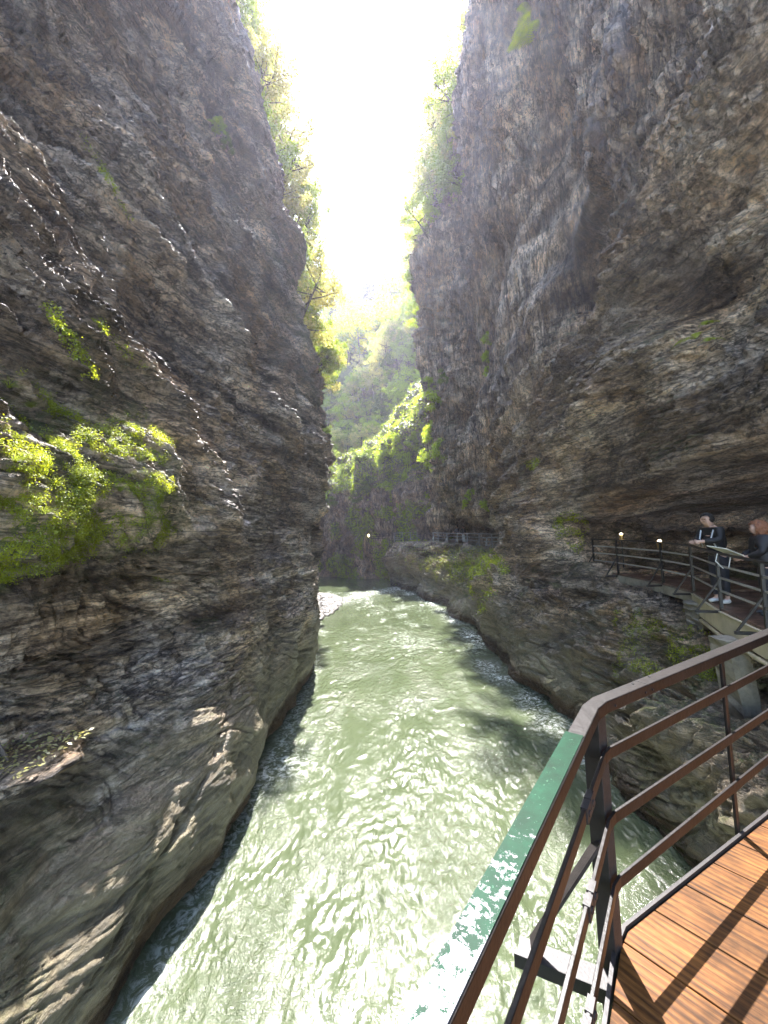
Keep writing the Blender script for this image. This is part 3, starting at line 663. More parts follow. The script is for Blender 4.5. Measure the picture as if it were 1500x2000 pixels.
def rail_run(root, pts, H, fr, sec, matp, matr, wpost=.05, outrig=.42, hand=.05, posts=None, side=-1):
    top = [p+np.array([0, 0, H]) for p in pts]; m = MB(); m.path(top, hand, hand*.8); pbuild(m, 'handrail', matp, root)
    for f in fr:
        m = MB(); m.path([p+np.array([0, 0, H*f]) for p in pts], .015, sec); pbuild(m, 'rail', matr, root)
    for i in (posts if posts is not None else range(len(pts))):
        p = pts[i]; q = pts[min(i+1, len(pts)-1)]-pts[max(i-1, 0)]; d = unit(q*np.array([1, 1, 0])); out = np.array([-d[1], d[0], 0])*(-side)
        m = MB(); m.bar(p-np.array([0, 0, .08]), p+np.array([0, 0, H-.02]), wpost, wpost, up=(d[0], d[1], 0)); pbuild(m, 'post', matp, root)
        if outrig:
            m = MB(); m.bar(p+out*-.03-np.array([0, 0, .07]), p+out*outrig-np.array([0, 0, .07]), wpost*1.3, wpost*.9); pbuild(m, 'bracket', matp, root)
            m = MB(); m.bar(p+np.array([0, 0, H*.5]), p+out*outrig*.93-np.array([0, 0, .05]), wpost*.6, wpost*.6); pbuild(m, 'brace', matp, root)
r2 = empty('railing', tuple(RP[3]), 'brown posts with pale steel rails along the walkway into the dark gallery', 'railing')
rail_run(r2, list(RP), 1.07, (.78, .56, .32), .04, M['steel_brown'], M['steel_pale'], outrig=.42, side=-1)

def lamp(p, zb, label):
    o = empty('lamp', (p[0], p[1], zb), label, 'lamp', 'small lamps behind the railing in the gallery'); h = p[2]-zb
    m = MB(); m.tube([(0, 0, 0), (0, 0, h-.22)], .018, 8); m.tube([(0, 0, 0), (0, 0, .02)], .06, 10); m.build('pole', M['steel_dark'], o)
    m = MB(); m.tube([(0, 0, h-.24), (0, 0, h-.2), (0, 0, h-.08), (0, 0, h-.04)], [.03, .06, .075, .05], 12); m.build('lamp_housing', M['lamp_body'], o, smooth=True)
    m = MB(); m.tube([(0, 0, h-.04), (0, 0, h-.015), (0, 0, h+.012)], [.042, .045, .02], 12); m.build('lamp_glass', M['glow'], o, smooth=True)
    ld = bpy.data.lights.new('lamp_light', 'POINT'); ld.energy = .3; ld.color = (1, .55, .2); ld.shadow_soft_size = .05
    lo = bpy.data.objects.new('lamp_light', ld); COL.objects.link(lo); lo.parent = o; lo.location = (.0, -.0, h+.1)
lamp(atY(1213, 1042, 12.6), -1.53, 'glowing gallery lamp nearest the dark end of the walkway')
lamp(atY(1288, 1055, 10.6), -1.57, 'glowing gallery lamp right behind the second rail post')

# information board on the rail
c = atY(1422, 1078, 7.15); b = empty('sign_board', tuple(c), 'small tilted pale board fixed on the railing in front of the woman', 'sign board')
m = MB(); m.box((0, 0, 0), (.50, .10, -.20), np.array([-.1, .30, .05]), (.004, 0, .012)); m.build('panel', M['paper'], b)
m = MB(); m.tube([(-.2, 0, -.02), (-.23, .02, -.16), (-.1, .02, -.3)], .008, 7); m.tube([(.05, .0, -.03), (.0, .02, -.3)], .008, 7); m.build('bracket', M['white_paint'], b)

# ---------------------------------------------------------------- far railings, bench, lamp
far_pts = [np.array(p) for p in [(9.1, 26.6, -1.38), (8.75, 28, -1.36), (8.3, 30, -1.33), (7.85, 32.2, -1.28), (7.35, 34.5, -1.22), (6.9, 36.8, -1.17), (6.3, 39.2, -1.12), (5.7, 41.4, -1.05), (5.3, 42.6, -1.0), (5.6, 44.5, -.95)]]
M['steel_mid'] = plain('weathered_steel', (.42, .40, .37), .45, .2, 10, metallic=.2)
r3 = empty('railing', tuple(far_pts[5]), 'distant railing in front of the two far visitors on the mossy rock ledge', 'railing', 'distant railings on the rock ledge')
rail_run(r3, far_pts, 1.08, (.72, .45), .05, M['steel_mid'], M['steel_mid'], wpost=.07, outrig=.5, hand=.07)
r4p = [np.array(p) for p in [(4.0, 48.2, -.82), (3.2, 48.6, -.8), (2.2, 49.2, -.8), (1.2, 50.0, -.8)]]
r4 = empty('railing', tuple(r4p[1]), 'short pale distant railing left of the round boulder at the bend', 'railing', 'distant railings on the rock ledge')
rail_run(r4, r4p, 1.05, (.72, .45, .2), .05, M['steel_mid'], M['steel_mid'], wpost=.06, outrig=0, hand=.06)
r5p = [np.array(p) for p in [(1.0, 51.5, -.85), (-.3, 52.6, -.85), (-1.9, 53.8, -.85)]]
r5 = empty('railing', tuple(r5p[1]), 'farthest dark railing in the shaded slot at the river bend', 'railing', 'distant railings on the rock ledge')
rail_run(r5, r5p, 1.05, (.72, .45), .045, M['steel_dark'], M['steel_dark'], wpost=.06, outrig=0, hand=.05)
# floor slab of the far path
m = MB()
for a, b in zip(far_pts[:-1], far_pts[1:]):
    d = unit(b-a); sd_ = np.array([d[1], -d[0], 0]); m.box((a+b)/2+sd_*.85-np.array([0, 0, .07]), (b-a)*1.02, sd_*1.9, (0, 0, .12))
o = m.build('path', plain('pale_gravel_path', (.36, .30, .22), .9)); tag(o, kind='structure')
c = atY(962, 1063, 31.5); bn = empty('bench', (c[0], c[1], -1.28), 'white slatted table behind the right end of the distant railing', 'bench')
m = MB(); m.box((0, 0, .74), (1.5, 0, 0), (0, .6, 0), (0, 0, .06)); m.build('tabletop', M['white_paint'], bn)
for s_ in (-.55, .55):
    m = MB(); m.bar((s_, 0, 0), (s_*.8, 0, .71), .08, .08); m.build('leg', M['white_paint'], bn)
m = MB(); m.box((0, -.5, .42), (1.5, 0, 0), (0, .22, 0), (0, 0, .05)); m.bar((-.6, -.5, 0), (-.6, -.5, .4), .06, .06); m.bar((.6, -.5, 0), (.6, -.5, .4), .06, .06); m.build('seat', M['white_paint'], bn)
c = atY(720, 1047, 53.5); fl = empty('lamp', (c[0], c[1], -.85), 'tiny glowing lamp at the left end of the farthest railing', 'lamp')
m = MB(); m.tube([(0, 0, 0), (0, 0, c[2]+.75)], .04, 7); m.build('pole', M['steel_dark'], fl)
m = MB(); m.tube([(0, 0, c[2]+.75), (0, 0, c[2]+.95), (0, 0, c[2]+1.1)], [.05, .08, .04], 8); m.build('lamp_glass', M['glow'], fl, smooth=True)

# ---------------------------------------------------------------- people
def skin(name, J, mat, parent, sub=2):
    """J: list of (pos, radius, parent index)"""
    me = bpy.data.meshes.new(name); me.from_pydata([tuple(j[0]) for j in J], [(j[2], i) for i, j in enumerate(J) if j[2] is not None], [])
    o = link(name, me, mat, parent); o.modifiers.new('skin', 'SKIN')
    me.skin_vertices.new() if not me.skin_vertices else None
    for i, j in enumerate(J):
        r_ = j[1]; sv_ = me.skin_vertices[0].data[i]; sv_.radius = (r_, r_) if np.isscalar(r_) else r_
        sv_.use_root = (i == 0)
    s_ = o.modifiers.new('subdivision', 'SUBSURF'); s_.levels = sub; s_.render_levels = sub
    for p in me.polygons: p.use_smooth = True
    o.modifiers['skin'].use_smooth_shade = True
    return o
def person(loc, rz, h, label, top, legs, hair, shoe, lean=0.0, arms='front', curly=False, group=None, fingers=True, puffy=1.0):
    """local frame: faces +x, z up; proportions for height 1.75, scaled"""
    o = empty('person', loc, label, 'person', group, rz); k = h/1.75; o.scale = (k, k, k)
    L = lambda x, z: (x+math.sin(lean)*max(0, z-.95), z if z < .95 else .95+(z-.95)*math.cos(lean))
    def P(x, y, z): a, b = L(x, z); return (a, y, b)
    J = [(P(0, 0, .98), .115, None), (P(0, 0, 1.15), .11, 0), (P(0, 0, 1.32), .125, 1), (P(-.01, 0, 1.44), .09, 2), (P(0, 0, 1.51), .05, 3), (P(.015, 0, 1.58), .072, 4), (P(.01, 0, 1.66), .095, 5), (P(0, 0, 1.715), .065, 6)]
    J += [(P(.10, 0, 1.615), .012, 5), (P(.088, 0, 1.565), .025, 5)]
    arm = {}
    for s in (-1, 1):
        b0 = len(J); J.append((P(-.01, s*.17, 1.42), .06, 3))
        if arms == 'front': el, wr = P(.12, s*.22, 1.22), P(.34, s*.06, 1.20)
        elif arms == 'down': el, wr = P(-.03, s*.25, 1.15), P(.06, s*.25, .92)
        else: el, wr = P(.05, s*.25, 1.17), P(.28, s*.12, 1.08)
        J += [(el, .042, b0), (wr, .028, b0+1)]; arm[s] = (b0, el, wr)
        h0 = len(J)-1; d = np.array(wr)-np.array(el); d /= np.linalg.norm(d); sd_ = np.array([0, -s, 0]); up = np.cross(d, sd_)
        palm = np.array(wr)+d*.07; J.append((tuple(palm), (.018, .038), h0)); pi_ = len(J)-1
        if fingers:
            for f, (off, ln) in enumerate([(-.030, .066), (-.010, .078), (.010, .074), (.030, .058)]):
                a = palm+d*.03+up*off; J.append((tuple(a), .0095, pi_)); b = a+d*ln*.55-sd_*-.010; J.append((tuple(b), .0085, len(J)-1)); J.append((tuple(b+d*ln*.38+sd_*.020), .0075, len(J)-1))
            a = np.array(wr)+d*.03+up*.035; J.append((tuple(a), .011, h0)); J.append((tuple(a+d*.045+up*.02), .009, len(J)-1))
    for s in (-1, 1):
        b0 = len(J); J += [(P(0, s*.09, .93), .085, 0), ((.02, s*.10, .50), .055, b0), ((-.01, s*.105, .10), .037, b0+1), ((.10, s*.12, .035), .030, b0+2)]
    skin('body', J, M['skin'], o)
    # eyes, hair
    for s in (-1, 1):
        m = MB(); e = np.array(P(.088, s*.032, 1.632)); m.tube([e, e+np.array([.008, 0, 0])], [.007, .003], 8); m.build('eye', M['hair_dark'], o)
    q = 1.28 if curly else 1.0
    bm = bmesh.new(); bmesh.ops.create_icosphere(bm, subdivisions=4, radius=1)
    rr = np.array([.114, .102, .116])*q; cc = np.array([-.016 if not curly else -.04, 0, 1.655 if not curly else 1.63])
    dead = []
    for v_ in bm.verts:
        u_ = np.array(v_.co); z_ = cc[2]+u_[2]*rr[2]
        if u_[0] > .58 and u_[2] < .30: dead.append(v_); continue
        if u_[2] < -.1: u_[2] = -.1+(u_[2]+.1)*(1.5 if curly else .9)
        n_ = float(pn(u_*(2.5 if curly else 2)+rz))*(.16 if curly else .06)+float(pn(u_*7))*(.16 if curly else .05)
        p_ = cc+u_*rr*(1+n_); v_.co = Vector(P(*p_))
    bmesh.ops.delete(bm, geom=dead, context='VERTS'); me = bpy.data.meshes.new('hair'); bm.to_mesh(me); bm.free()
    me.polygons.foreach_set('use_smooth', [True]*len(me.polygons)); link('hair', me, hair, o)
    # jacket
    T = [(P(0, 0, .86), (.155*puffy, .13*puffy), None), (P(0, 0, 1.0), (.165*puffy, .135*puffy), 0), (P(0, 0, 1.18), (.165*puffy, .135*puffy), 1), (P(-.01, 0, 1.34), (.175*puffy, .14*puffy), 2), (P(-.01, 0, 1.45), (.12, .10), 3), (P(-.01, 0, 1.50), .075, 4)]
    for s in (-1, 1):
        b0 = len(T); _, el, wr = arm[s]; T += [(P(-.01, s*.18, 1.41), .085*puffy, 3), (el, .066*puffy, b0), (tuple(np.array(el)*.12+np.array(wr)*.88), .048*puffy, b0+1)]
    jk = skin('jacket', T, top, o)
    if puffy > 1.05:
        tx = bpy.data.textures.new('quilt', 'WOOD'); tx.wood_type = 'BANDNOISE'; tx.noise_scale = .15; dm = jk.modifiers.new('quilt', 'DISPLACE'); dm.texture = tx; dm.strength = .02; dm.texture_coords = 'LOCAL'
    T = [(P(0, 0, .98), (.125, .115), None), (P(0, 0, .90), (.13, .115), 0)]
    for s in (-1, 1):
        b0 = len(T); T += [((.0, s*.095, .80), .098, 1), ((.02, s*.10, .50), .074, b0), ((-.005, s*.105, .13), .060, b0+1)]
    skin('trousers', T, legs, o)
    for s in (-1, 1):
        skin('shoe', [((-.04, s*.11, .055), .05, None), ((.07, s*.115, .045), .045, 0), ((.16, s*.12, .035), .035, 1)], shoe, o)
    return o
man = person((6.82, 7.95, -1.67), R(188), 1.86, 'dark-haired person in a black jacket leaning over the railing with both hands held out', M['jacket'], M['jeans'], M['hair_dark'], M['shoe_white'], lean=R(14), arms='front')
woman = person((6.83, 7.0, -1.73), R(150), 1.70, 'person with curly reddish hair and dark puffer jacket at the right edge of the walkway', M['puffer'], M['jeans'], M['hair_red'], M['shoe_dark'], lean=R(6), arms='mid', curly=True, puffy=1.2)
bp = empty('backpack', (6.82+.10, 7.97, -.40), 'black backpack with pale straps on the back of the leaning dark-haired person', 'backpack', rz=R(188))
skin('bag', [((0, 0, -.2), (.12, .09), None), ((0, 0, 0), (.14, .09), 0), ((.03, 0, .17), (.11, .07), 1)], M['jacket'], bp)
for s in (-1, 1):
    m = MB(); m.tube([(.05, s*.1, .2), (.16, s*.12, .27), (.30, s*.13, .22), (.36, s*.12, .05), (.28, s*.14, -.12)], .014, 6); m.build('strap', M['strap'], bp, smooth=True)
c = atY(899, 1060, 39.5)
person((7.25, 38.6, -1.1), R(200), 1.76, 'distant person in khaki trousers and dark top behind the far railing', M['jacket'], M['khaki'], M['hair_dark'], M['shoe_dark'], arms='mid', group='distant visitors', fingers=False)
person((7.75, 38.0, -1.12), R(210), 1.74, 'distant person in white trousers and dark top to the right of the one in khaki', M['jacket'], M['white_cloth'], M['hair_dark'], M['shoe_dark'], arms='down', group='distant visitors', fingers=False)
# ---------------------------------------------------------------- vegetation
GR = {}
for nm_, P_, N_, ms_ in (('L', PL2, NL2, mossL), ('R', PR2, NR2, mossR), ('D', PD2, ND2, mossD)):
    a, b, d = proj(P_.reshape(-1, 3)); a[d < .3] = -1e6; GR[nm_] = (P_.reshape(-1, 3), N_.reshape(-1, 3), a, b, d, ms_.reshape(-1))
def surf(px, py, which='LRD', tol=4.0):
    """first rock surface seen along a line of sight: position and normal"""
    best = None
    for k in which:
        P_, N_, a, b, d, _ = GR[k]; m_ = (np.abs(a-px) < tol) & (np.abs(b-py) < tol)
        if m_.any():
            idx = np.where(m_)[0]; i = idx[np.argmin(d[idx])]
            if best is None or d[i] < best[2]: best = (P_[i], N_[i], d[i])
    return best
def rots(n, up_bias=0.0, nrm=None):
    z = rng.normal(size=(n, 3)); 
    if nrm is not None: z = z*.6+nrm
    z[:, 2] += up_bias; z /= np.linalg.norm(z, axis=1)[:, None]
    x = np.cross(z, rng.normal(size=(n, 3))); x /= np.linalg.norm(x, axis=1)[:, None]; return x, np.cross(z, x), z
def leaf_quads(C, size, up_bias=.3, nrm=None, asp=.55):
    n = len(C); x, y, z = rots(n, up_bias, nrm); s = (np.asarray(size)*rng.uniform(.6, 1.3, n))[:, None]
    V = np.stack([C-x*s*.5, C-y*s*asp*.5+z*s*.08, C+x*s*.5, C+y*s*asp*.5+z*s*.08], 1).reshape(-1, 3)
    return V, np.arange(4*n).reshape(-1, 4)
def leaf_mesh(name, C, size, **k): V, F = leaf_quads(C, size, **k); return np_mesh(name, V, F, smooth=False)

def clumps(centres, radii, n):
    per = np.maximum(1, (n*radii**2/np.sum(radii**2)).astype(int)); out = []
    for c, r_, k in zip(centres, radii, per):
        d = rng.normal(size=(k, 3)); d /= np.linalg.norm(d, axis=1)[:, None]; out.append(c+d*r_*(rng.uniform(.35, 1.1, k)[:, None])*np.array([1, 1, .75]))
    return np.concatenate(out)
def broadleaf(h, rad, n, leaf, kind, nb=13):
    """tapered trunk with limbs, crown of leaf clumps at the limb ends"""
    m = MB(); bend = rng.normal(size=2)*.05*h
    tr = [np.array([bend[0]*f*f, bend[1]*f*f, h*.92*f]) for f in np.linspace(0, 1, 7)]; m.tube(tr, list(np.linspace(.022*h, .004*h, 7)), 7)
    cs = []; rs = []
    for i in range(nb):
        f = rng.uniform(.30, .97); b = tr[0]+(np.array([bend[0]*f*f, bend[1]*f*f, h*.92*f])); a = i*2.4+rng.uniform(-.4, .4)
        L_ = rad*(1.15-.75*abs(f-.55)/.5)*rng.uniform(.7, 1.15); e = b+np.array([math.cos(a)*L_, math.sin(a)*L_, L_*rng.uniform(.1, .6)])
        mid = (b+e)/2+np.array([0, 0, -.05*L_]); m.tube([b, mid, e], [.008*h, .005*h, .002*h], 5)
        for q in (.55, .8, 1.0, 1.0):
            cs.append(b+(e-b)*q+rng.normal(size=3)*rad*.16); rs.append(rad*rng.uniform(.14, .28))
    cs.append(tr[-1]); rs.append(rad*.25)
    return [('trunk', bpy_mesh(m, 'trunk'), M['bark']), ('crown', leaf_mesh('crown', clumps(np.array(cs), np.array(rs), n), leaf), kind)]
def bpy_mesh(m, name):
    me = bpy.data.meshes.new(name); me.from_pydata(m.v, [], m.f); me.update(); me.polygons.foreach_set('use_smooth', [True]*len(me.polygons)); return me
def conifer(h, rad, n, leaf, kind):
    m = MB(); m.tube([(0, 0, 0), (0, 0, h*.5), (0, 0, h*.98)], [.02*h, .012*h, .002*h], 7); C = []; nbr = 70
    for i in range(nbr):
        f = (i+.5)/nbr; z = h*(.12+.86*f); L_ = rad*(1-f)**.8*rng.uniform(.75, 1.1)+.15; a = i*2.4
        t_ = rng.uniform(.1, 1, int(n/nbr*(1.7-1.3*f))); p = np.stack([np.cos(a)*L_*t_, np.sin(a)*L_*t_, z-.35*L_*t_**1.5], 1); p += rng.normal(size=p.shape)*np.array([.10, .10, .06])*L_*(.3+t_[:, None])
        C.append(p)
        if i % 2 == 0: m.tube([(0, 0, z), (np.cos(a)*L_*.8, np.sin(a)*L_*.8, z-.3*L_)], [.004*h, .001*h], 4)
    return [('trunk', bpy_mesh(m, 'trunk'), M['bark']), ('crown', leaf_mesh('crown', np.concatenate(C), leaf), kind)]
def shrub(rad, n, leaf, kind, hang=.0, nb=9):
    m = MB(); cs = []; rs = []
    for i in range(nb):
        a = rng.uniform(0, 6.28); e = np.array([math.cos(a)*rad*rng.uniform(.3, .9), math.sin(a)*rad*rng.uniform(.3, .9), rad*rng.uniform(.1, 1.2)*(1-hang)-hang*rad*rng.uniform(0, 2.2)])
        m.tube([(0, 0, -.1*rad), e*.5+np.array([0, 0, .15*rad]), e], [.05*rad, .03*rad, .01*rad], 5); cs += [e, e*.6+np.array([0, 0, .1*rad])]; rs += [rad*rng.uniform(.2, .42), rad*.28]
    return [('stem', bpy_mesh(m, 'stem'), M['bark']), ('foliage', leaf_mesh('foliage', clumps(np.array(cs), np.array(rs), n), leaf), kind)]
def put(proto, name, loc, scale, label, cat, group=None, rz=None, tilt=(0, 0)):
    o = empty(name, tuple(map(float, loc)), label, cat, group); o.scale = (scale,)*3 if np.isscalar(scale) else scale
    o.rotation_euler = (tilt[0], tilt[1], random.uniform(0, 6.28) if rz is None else rz)
    for nm_, me, mt in proto:
        c = bpy.data.objects.new(nm_, me); COL.objects.link(c); c.parent = o
        if not me.materials: me.materials.append(mt)
    return o

# hillside forest
PF = [broadleaf(14, 4.2, 4200, .42, M['leaf_mid']), broadleaf(13, 4.5, 4200, .42, M['leaf_mid']), broadleaf(13, 4.2, 4000, .44, M['leaf_ochre']),
      broadleaf(11, 4.0, 4200, .44, M['leaf_yellow']), broadleaf(12, 4.2, 4200, .42, M['leaf_lime']), conifer(22, 4.2, 6500, .5, M['leaf_dark']), conifer(18, 3.6, 5500, .5, M['leaf_dark'])]
PK = [('green broadleaf tree on the hillside at the end of the gorge', 'broadleaf trees of the far forest'), ('full green tree among the forest on the far hillside', 'full green trees of the far forest'), ('ochre autumn tree on the far hillside', 'ochre trees of the far forest'),
      ('bright yellow tree glowing in the sun at the end of the gorge', 'yellow trees of the far forest'), ('lime green tree on the far hillside', 'lime trees of the far forest'),
      ('tall dark conifer on the far skyline', 'conifers of the far forest'), ('dark conifer in the far forest', 'smaller conifers of the far forest')]
def plant_at(px, py, Y, kind, sc=1.0):
    """foot of the tree at this line of sight, on the hillside surface"""
    X_ = (px-750)/750*Y
    z = float(hill_z(X_, Y)); put(PF[kind], 'conifer' if kind > 4 else 'tree', (X_, Y, z-.5), sc*random.uniform(.85, 1.15), PK[kind][0], 'tree', PK[kind][1])
cnt = 0
for i in range(900):
    Y = 97+(240-97)*rng.uniform()**1.25; px = rng.uniform(535, 900); X_ = (px-750)/750*Y
    if px > 780 and Y < 120: continue
    u_ = rng.uniform()
    kind = 0 if u_ < .18 else 1 if u_ < .34 else 2 if u_ < .40 else 3 if u_ < .66 else 4 if u_ < .90 else 6
    if Y > 150 and kind == 3: kind = 0
    ok = all((X_-a)**2+(Y-b)**2 > (3.2+Y*.012)**2 for a, b in globals().setdefault('_pl', []))
    if not ok: continue
    _pl.append((X_, Y)); plant_at(px, 0, Y, kind, .95); cnt += 1
    if cnt >= 120: break
for px, Y, k, s in ((738, 150, 5, 1.25), (750, 158, 5, 1.1), (722, 160, 5, .9), (700, 110, 3, 1.3), (668, 101, 3, 1.3), (715, 100, 3, 1.2), (770, 104, 3, 1.3), (785, 118, 3, 1.4), (640, 100, 3, 1.1), (625, 99, 2, 1.0), (640, 108, 4, 1.0), (690, 150, 0, 1.2)):
    plant_at(px, 0, Y, k, s)

# trees and bushes clinging to the cliff edges
PT = [broadleaf(6.5, 2.3, 4200, .17, M['leaf_mid']), broadleaf(6, 2.3, 4200, .17, M['leaf_ochre']), broadleaf(6, 2.2, 4200, .18, M['leaf_lime'])]
PS = [shrub(1.0, 2200, .11, M['leaf_green']), shrub(1.0, 2200, .11, M['leaf_lime']), shrub(1.0, 2000, .11, M['leaf_ochre']), shrub(1.0, 2600, .10, M['leaf_green'], hang=.8), shrub(1.0, 2600, .10, M['leaf_lime'], hang=.8)]
def near_pt(P_, y, z):
    Q = P_.reshape(-1, 3); i = np.argmin((Q[:, 1]-y)**2+(Q[:, 2]-z)**2); return Q[i]
for i in range(110):
    y = rng.uniform(25, 40); z = 13+rng.uniform()*48; p = near_pt(PL2[500:], y, z)
    if i % 4: put(PT[i % 3], 'tree', p-np.array([.5, 0, .3]), random.uniform(.6, 1.15), ['small green', 'small ochre', 'small lime green'][i % 3]+' tree clinging to the upper edge of the left cliff', 'tree', ['green', 'ochre', 'lime'][i % 3]+' trees on the left cliff edge', tilt=(0, R(25)), rz=0)
    else: put(PS[i % 5], 'shrub', p, random.uniform(.9, 1.5), 'leafy shrub clinging to the upper edge of the left cliff', 'shrub', 'shrubs on the left cliff edge')
for i in range(30):
    y = rng.uniform(20.5, 27); z = 5+rng.uniform()*42; p = near_pt(PL2[500:], y, z)
    put(PS[(i*2+1) % 5], 'shrub', p, random.uniform(.25, .6), 'small hanging bush on the vertical edge of the left cliff', 'shrub', 'hanging bushes on the edge of the left cliff')
for i in range(90):
    y = rng.uniform(28, 45); z = 30+rng.uniform()*30; p = near_pt(PR2, y, z)
    if i % 2: put(PT[(i//2) % 3], 'tree', p+np.array([.5, 0, -.3]), random.uniform(.6, 1.1), ['small green', 'small ochre', 'small lime green'][i//2 % 3]+' tree growing on the upper edge of the right cliff', 'tree', ['green', 'ochre', 'lime'][i//2 % 3]+' trees on the right cliff edge', tilt=(0, R(-22)), rz=0)
    else: put(PS[i % 5], 'shrub', p, random.uniform(1.1, 1.9), 'leafy shrub growing on the upper edge of the right cliff', 'shrub', 'shrubs on the right cliff edge')
for i in range(10):
    p = near_pt(PR2, rng.uniform(46, 56), rng.uniform(20, 50)); put(PT[i % 3], 'tree', p, random.uniform(.7, 1.1), 'hazy tree on the rock shoulder behind the right cliff', 'tree', 'trees behind the right cliff', tilt=(0, R(-20)), rz=0)

# the vegetated slope of the far wall
PD_, ND_, a_, b_, d_, m_ = GR['D']
cand = np.where((m_ > .35) & (a_ > 560) & (a_ < 900) & (b_ > 600))[0]
pick = rng.choice(cand, 60000); C = PD_[pick]+ND_[pick]*rng.uniform(0, .5, (len(pick), 1))+rng.normal(size=(len(pick), 3))*.12
o = link('undergrowth', leaf_mesh('undergrowth', C, .26, nrm=ND_[pick]*.8, up_bias=.5), M['leaf_lime']); tag(o, 'green undergrowth covering the slope above the river bend', 'undergrowth', kind='stuff')
for i, (px, py, s, k) in enumerate([(800, 880, 1.6, 4), (770, 850, 1.5, 4), (835, 830, 1.7, 4), (850, 800, 1.5, 1), (830, 880, 1.6, 4), (745, 900, 1.5, 1), (855, 855, 1.4, 4), (790, 920, 1.5, 4), (700, 900, 1.6, 0), (670, 905, 1.5, 3), (640, 920, 1.5, 0), (720, 930, 1.4, 3),
        (615, 940, 1.3, 0), (650, 960, 1.4, 3), (760, 940, 1.5, 4), (690, 960, 1.2, 3), (805, 850, 1.5, 4), (650, 1020, .9, 3), (665, 1080, .8, 3), (600, 975, 1.0, 3)]):
    h_ = surf(px, py, 'DR', 5)
    if h_: put(PS[k], 'shrub', h_[0], s, 'bush hanging over the rock above the river bend' if k > 2 else 'rounded bush on the slope above the river bend', 'shrub', 'hanging bushes above the river bend' if k > 2 else 'rounded bushes above the river bend')
for i in range(46):
    x = rng.uniform(-22, 12); y = rng.uniform(66, 95); q = near_pt(np.stack([PD2[..., 1]*0, PD2[..., 0], PD2[..., 1]], -1), x, y); j = np.argmin((PD_[:, 0]-x)**2+(PD_[:, 1]-y)**2); p = PD_[j]
    k = i % 3; put(PT[k], 'tree', p-np.array([0, 0, .4]), random.uniform(.8, 1.5), ['young green tree', 'young ochre tree', 'young lime green tree'][k]+' on the slope behind the river bend', 'tree', ['young green', 'young ochre', 'young lime'][k]+' trees behind the river bend')

# trees and bushes covering the steep face below the forest
for i in range(90):
    px = rng.uniform(590, 830); py = rng.uniform(600, 850); h_ = surf(px, py, 'D', 6)
    if h_ is None or h_[2] < 62 or h_[0][1] > 140: continue
    k = i % 5
    if i % 2: put(PT[k % 3], 'tree', h_[0]-np.array([0, 0, .4]), random.uniform(.8, 1.6), ['leaning green tree', 'leaning ochre tree', 'leaning lime tree'][k % 3]+' on the steep rock face below the forest', 'tree', ['green', 'ochre', 'lime'][k % 3]+' trees on the steep face below the forest')
    else: put(PS[k], 'shrub', h_[0], random.uniform(2, 3.6), 'broad bush on the steep rock face below the forest', 'shrub', 'broad bushes on the steep face below the forest')

# moss, ferns and grass on the near left wall
PL_, NL_, a_, b_, d_, m_ = GR['L']
nz = pn(PL_*1.6+5)
reg = (a_ > -60) & (a_ < 330+40*nz) & (b_ > 740+.25*a_+50*nz) & (b_ < 1130+30*nz+50*(a_ < 50)) & (d_ < 14)
cand = np.where(reg & (m_ > .25) & (fbm(PL_*2.6, 2) > -.12))[0]
wgt = 1/d_[cand]**1.2; pick = rng.choice(cand, 62000, p=wgt/wgt.sum())
C = PL_[pick]+NL_[pick]*rng.uniform(0, .07, (len(pick), 1))*(1+fbm(PL_[pick]*2, 2))[:, None]+rng.normal(size=(len(pick), 3))*.025
o = link('moss', leaf_mesh('moss', C, .024, nrm=NL_[pick], up_bias=.6), M['moss']); tag(o, 'thick yellow-green moss cushion on the left rock wall', 'moss', kind='stuff')
def more_moss(which, cond, n, size, off, label, mat='moss'):
    P_, N_, a, b, d, m_ = GR[which]; cd_ = np.where(cond(P_, a, b, d, m_))[0]
    if not len(cd_): return
    wg = 1/d[cd_]; pk = rng.choice(cd_, n, p=wg/wg.sum()); C = P_[pk]+N_[pk]*rng.uniform(0, off, (n, 1))+rng.normal(size=(n, 3))*off*.4
    o = link('moss', leaf_mesh('moss', C, size, nrm=N_[pk], up_bias=.5), M[mat]); tag(o, label, 'moss', kind='stuff')
line = lambda a, b, x0, y0, x1, y1, w_: np.abs((a-x0)*(y1-y0)-(b-y0)*(x1-x0))/math.hypot(x1-x0, y1-y0) < w_
more_moss('L', lambda P, a, b, d, m: (d < 14) & (((line(a, b, 95, 600, 175, 730, 12)) & (b > 595) & (b < 735)) | (line(a, b, 195, 630, 270, 710, 8) & (b > 625) & (b < 715)) | (line(a, b, 160, 260, 250, 420, 6) & (b > 250) & (b < 430))) & (pn(P*4) > -.2), 5000, .035, .06, 'thin streak of moss along a ledge high on the left wall')
more_moss('R', lambda P, a, b, d, m: (a > 770) & (a < 990) & (b > 1062+(a-770)*.07) & (b < 1120+45*pn(P*.8)+60*(np.abs(a-945) < 25)) & (m > .12), 16000, .10, .25, 'bright moss and leaves draped over the ledge below the distant railing')
more_moss('R', lambda P, a, b, d, m: (a > 1200) & (a < 1420) & (b > 1190) & (b < 1330) & (fbm(P*1.6, 3) > .1), 9000, .035, .06, 'dark green moss on the rock below the walkway')
more_moss('R', lambda P, a, b, d, m: (((np.hypot(a-1115, b-1030) < 34) | (np.hypot(a-1118, b-1060) < 22) | (np.hypot(a-1043, b-905) < 14)) & (pn(P*3) > -.1)), 2200, .06, .08, 'small bright moss tuft on the right wall beside the gallery mouth')

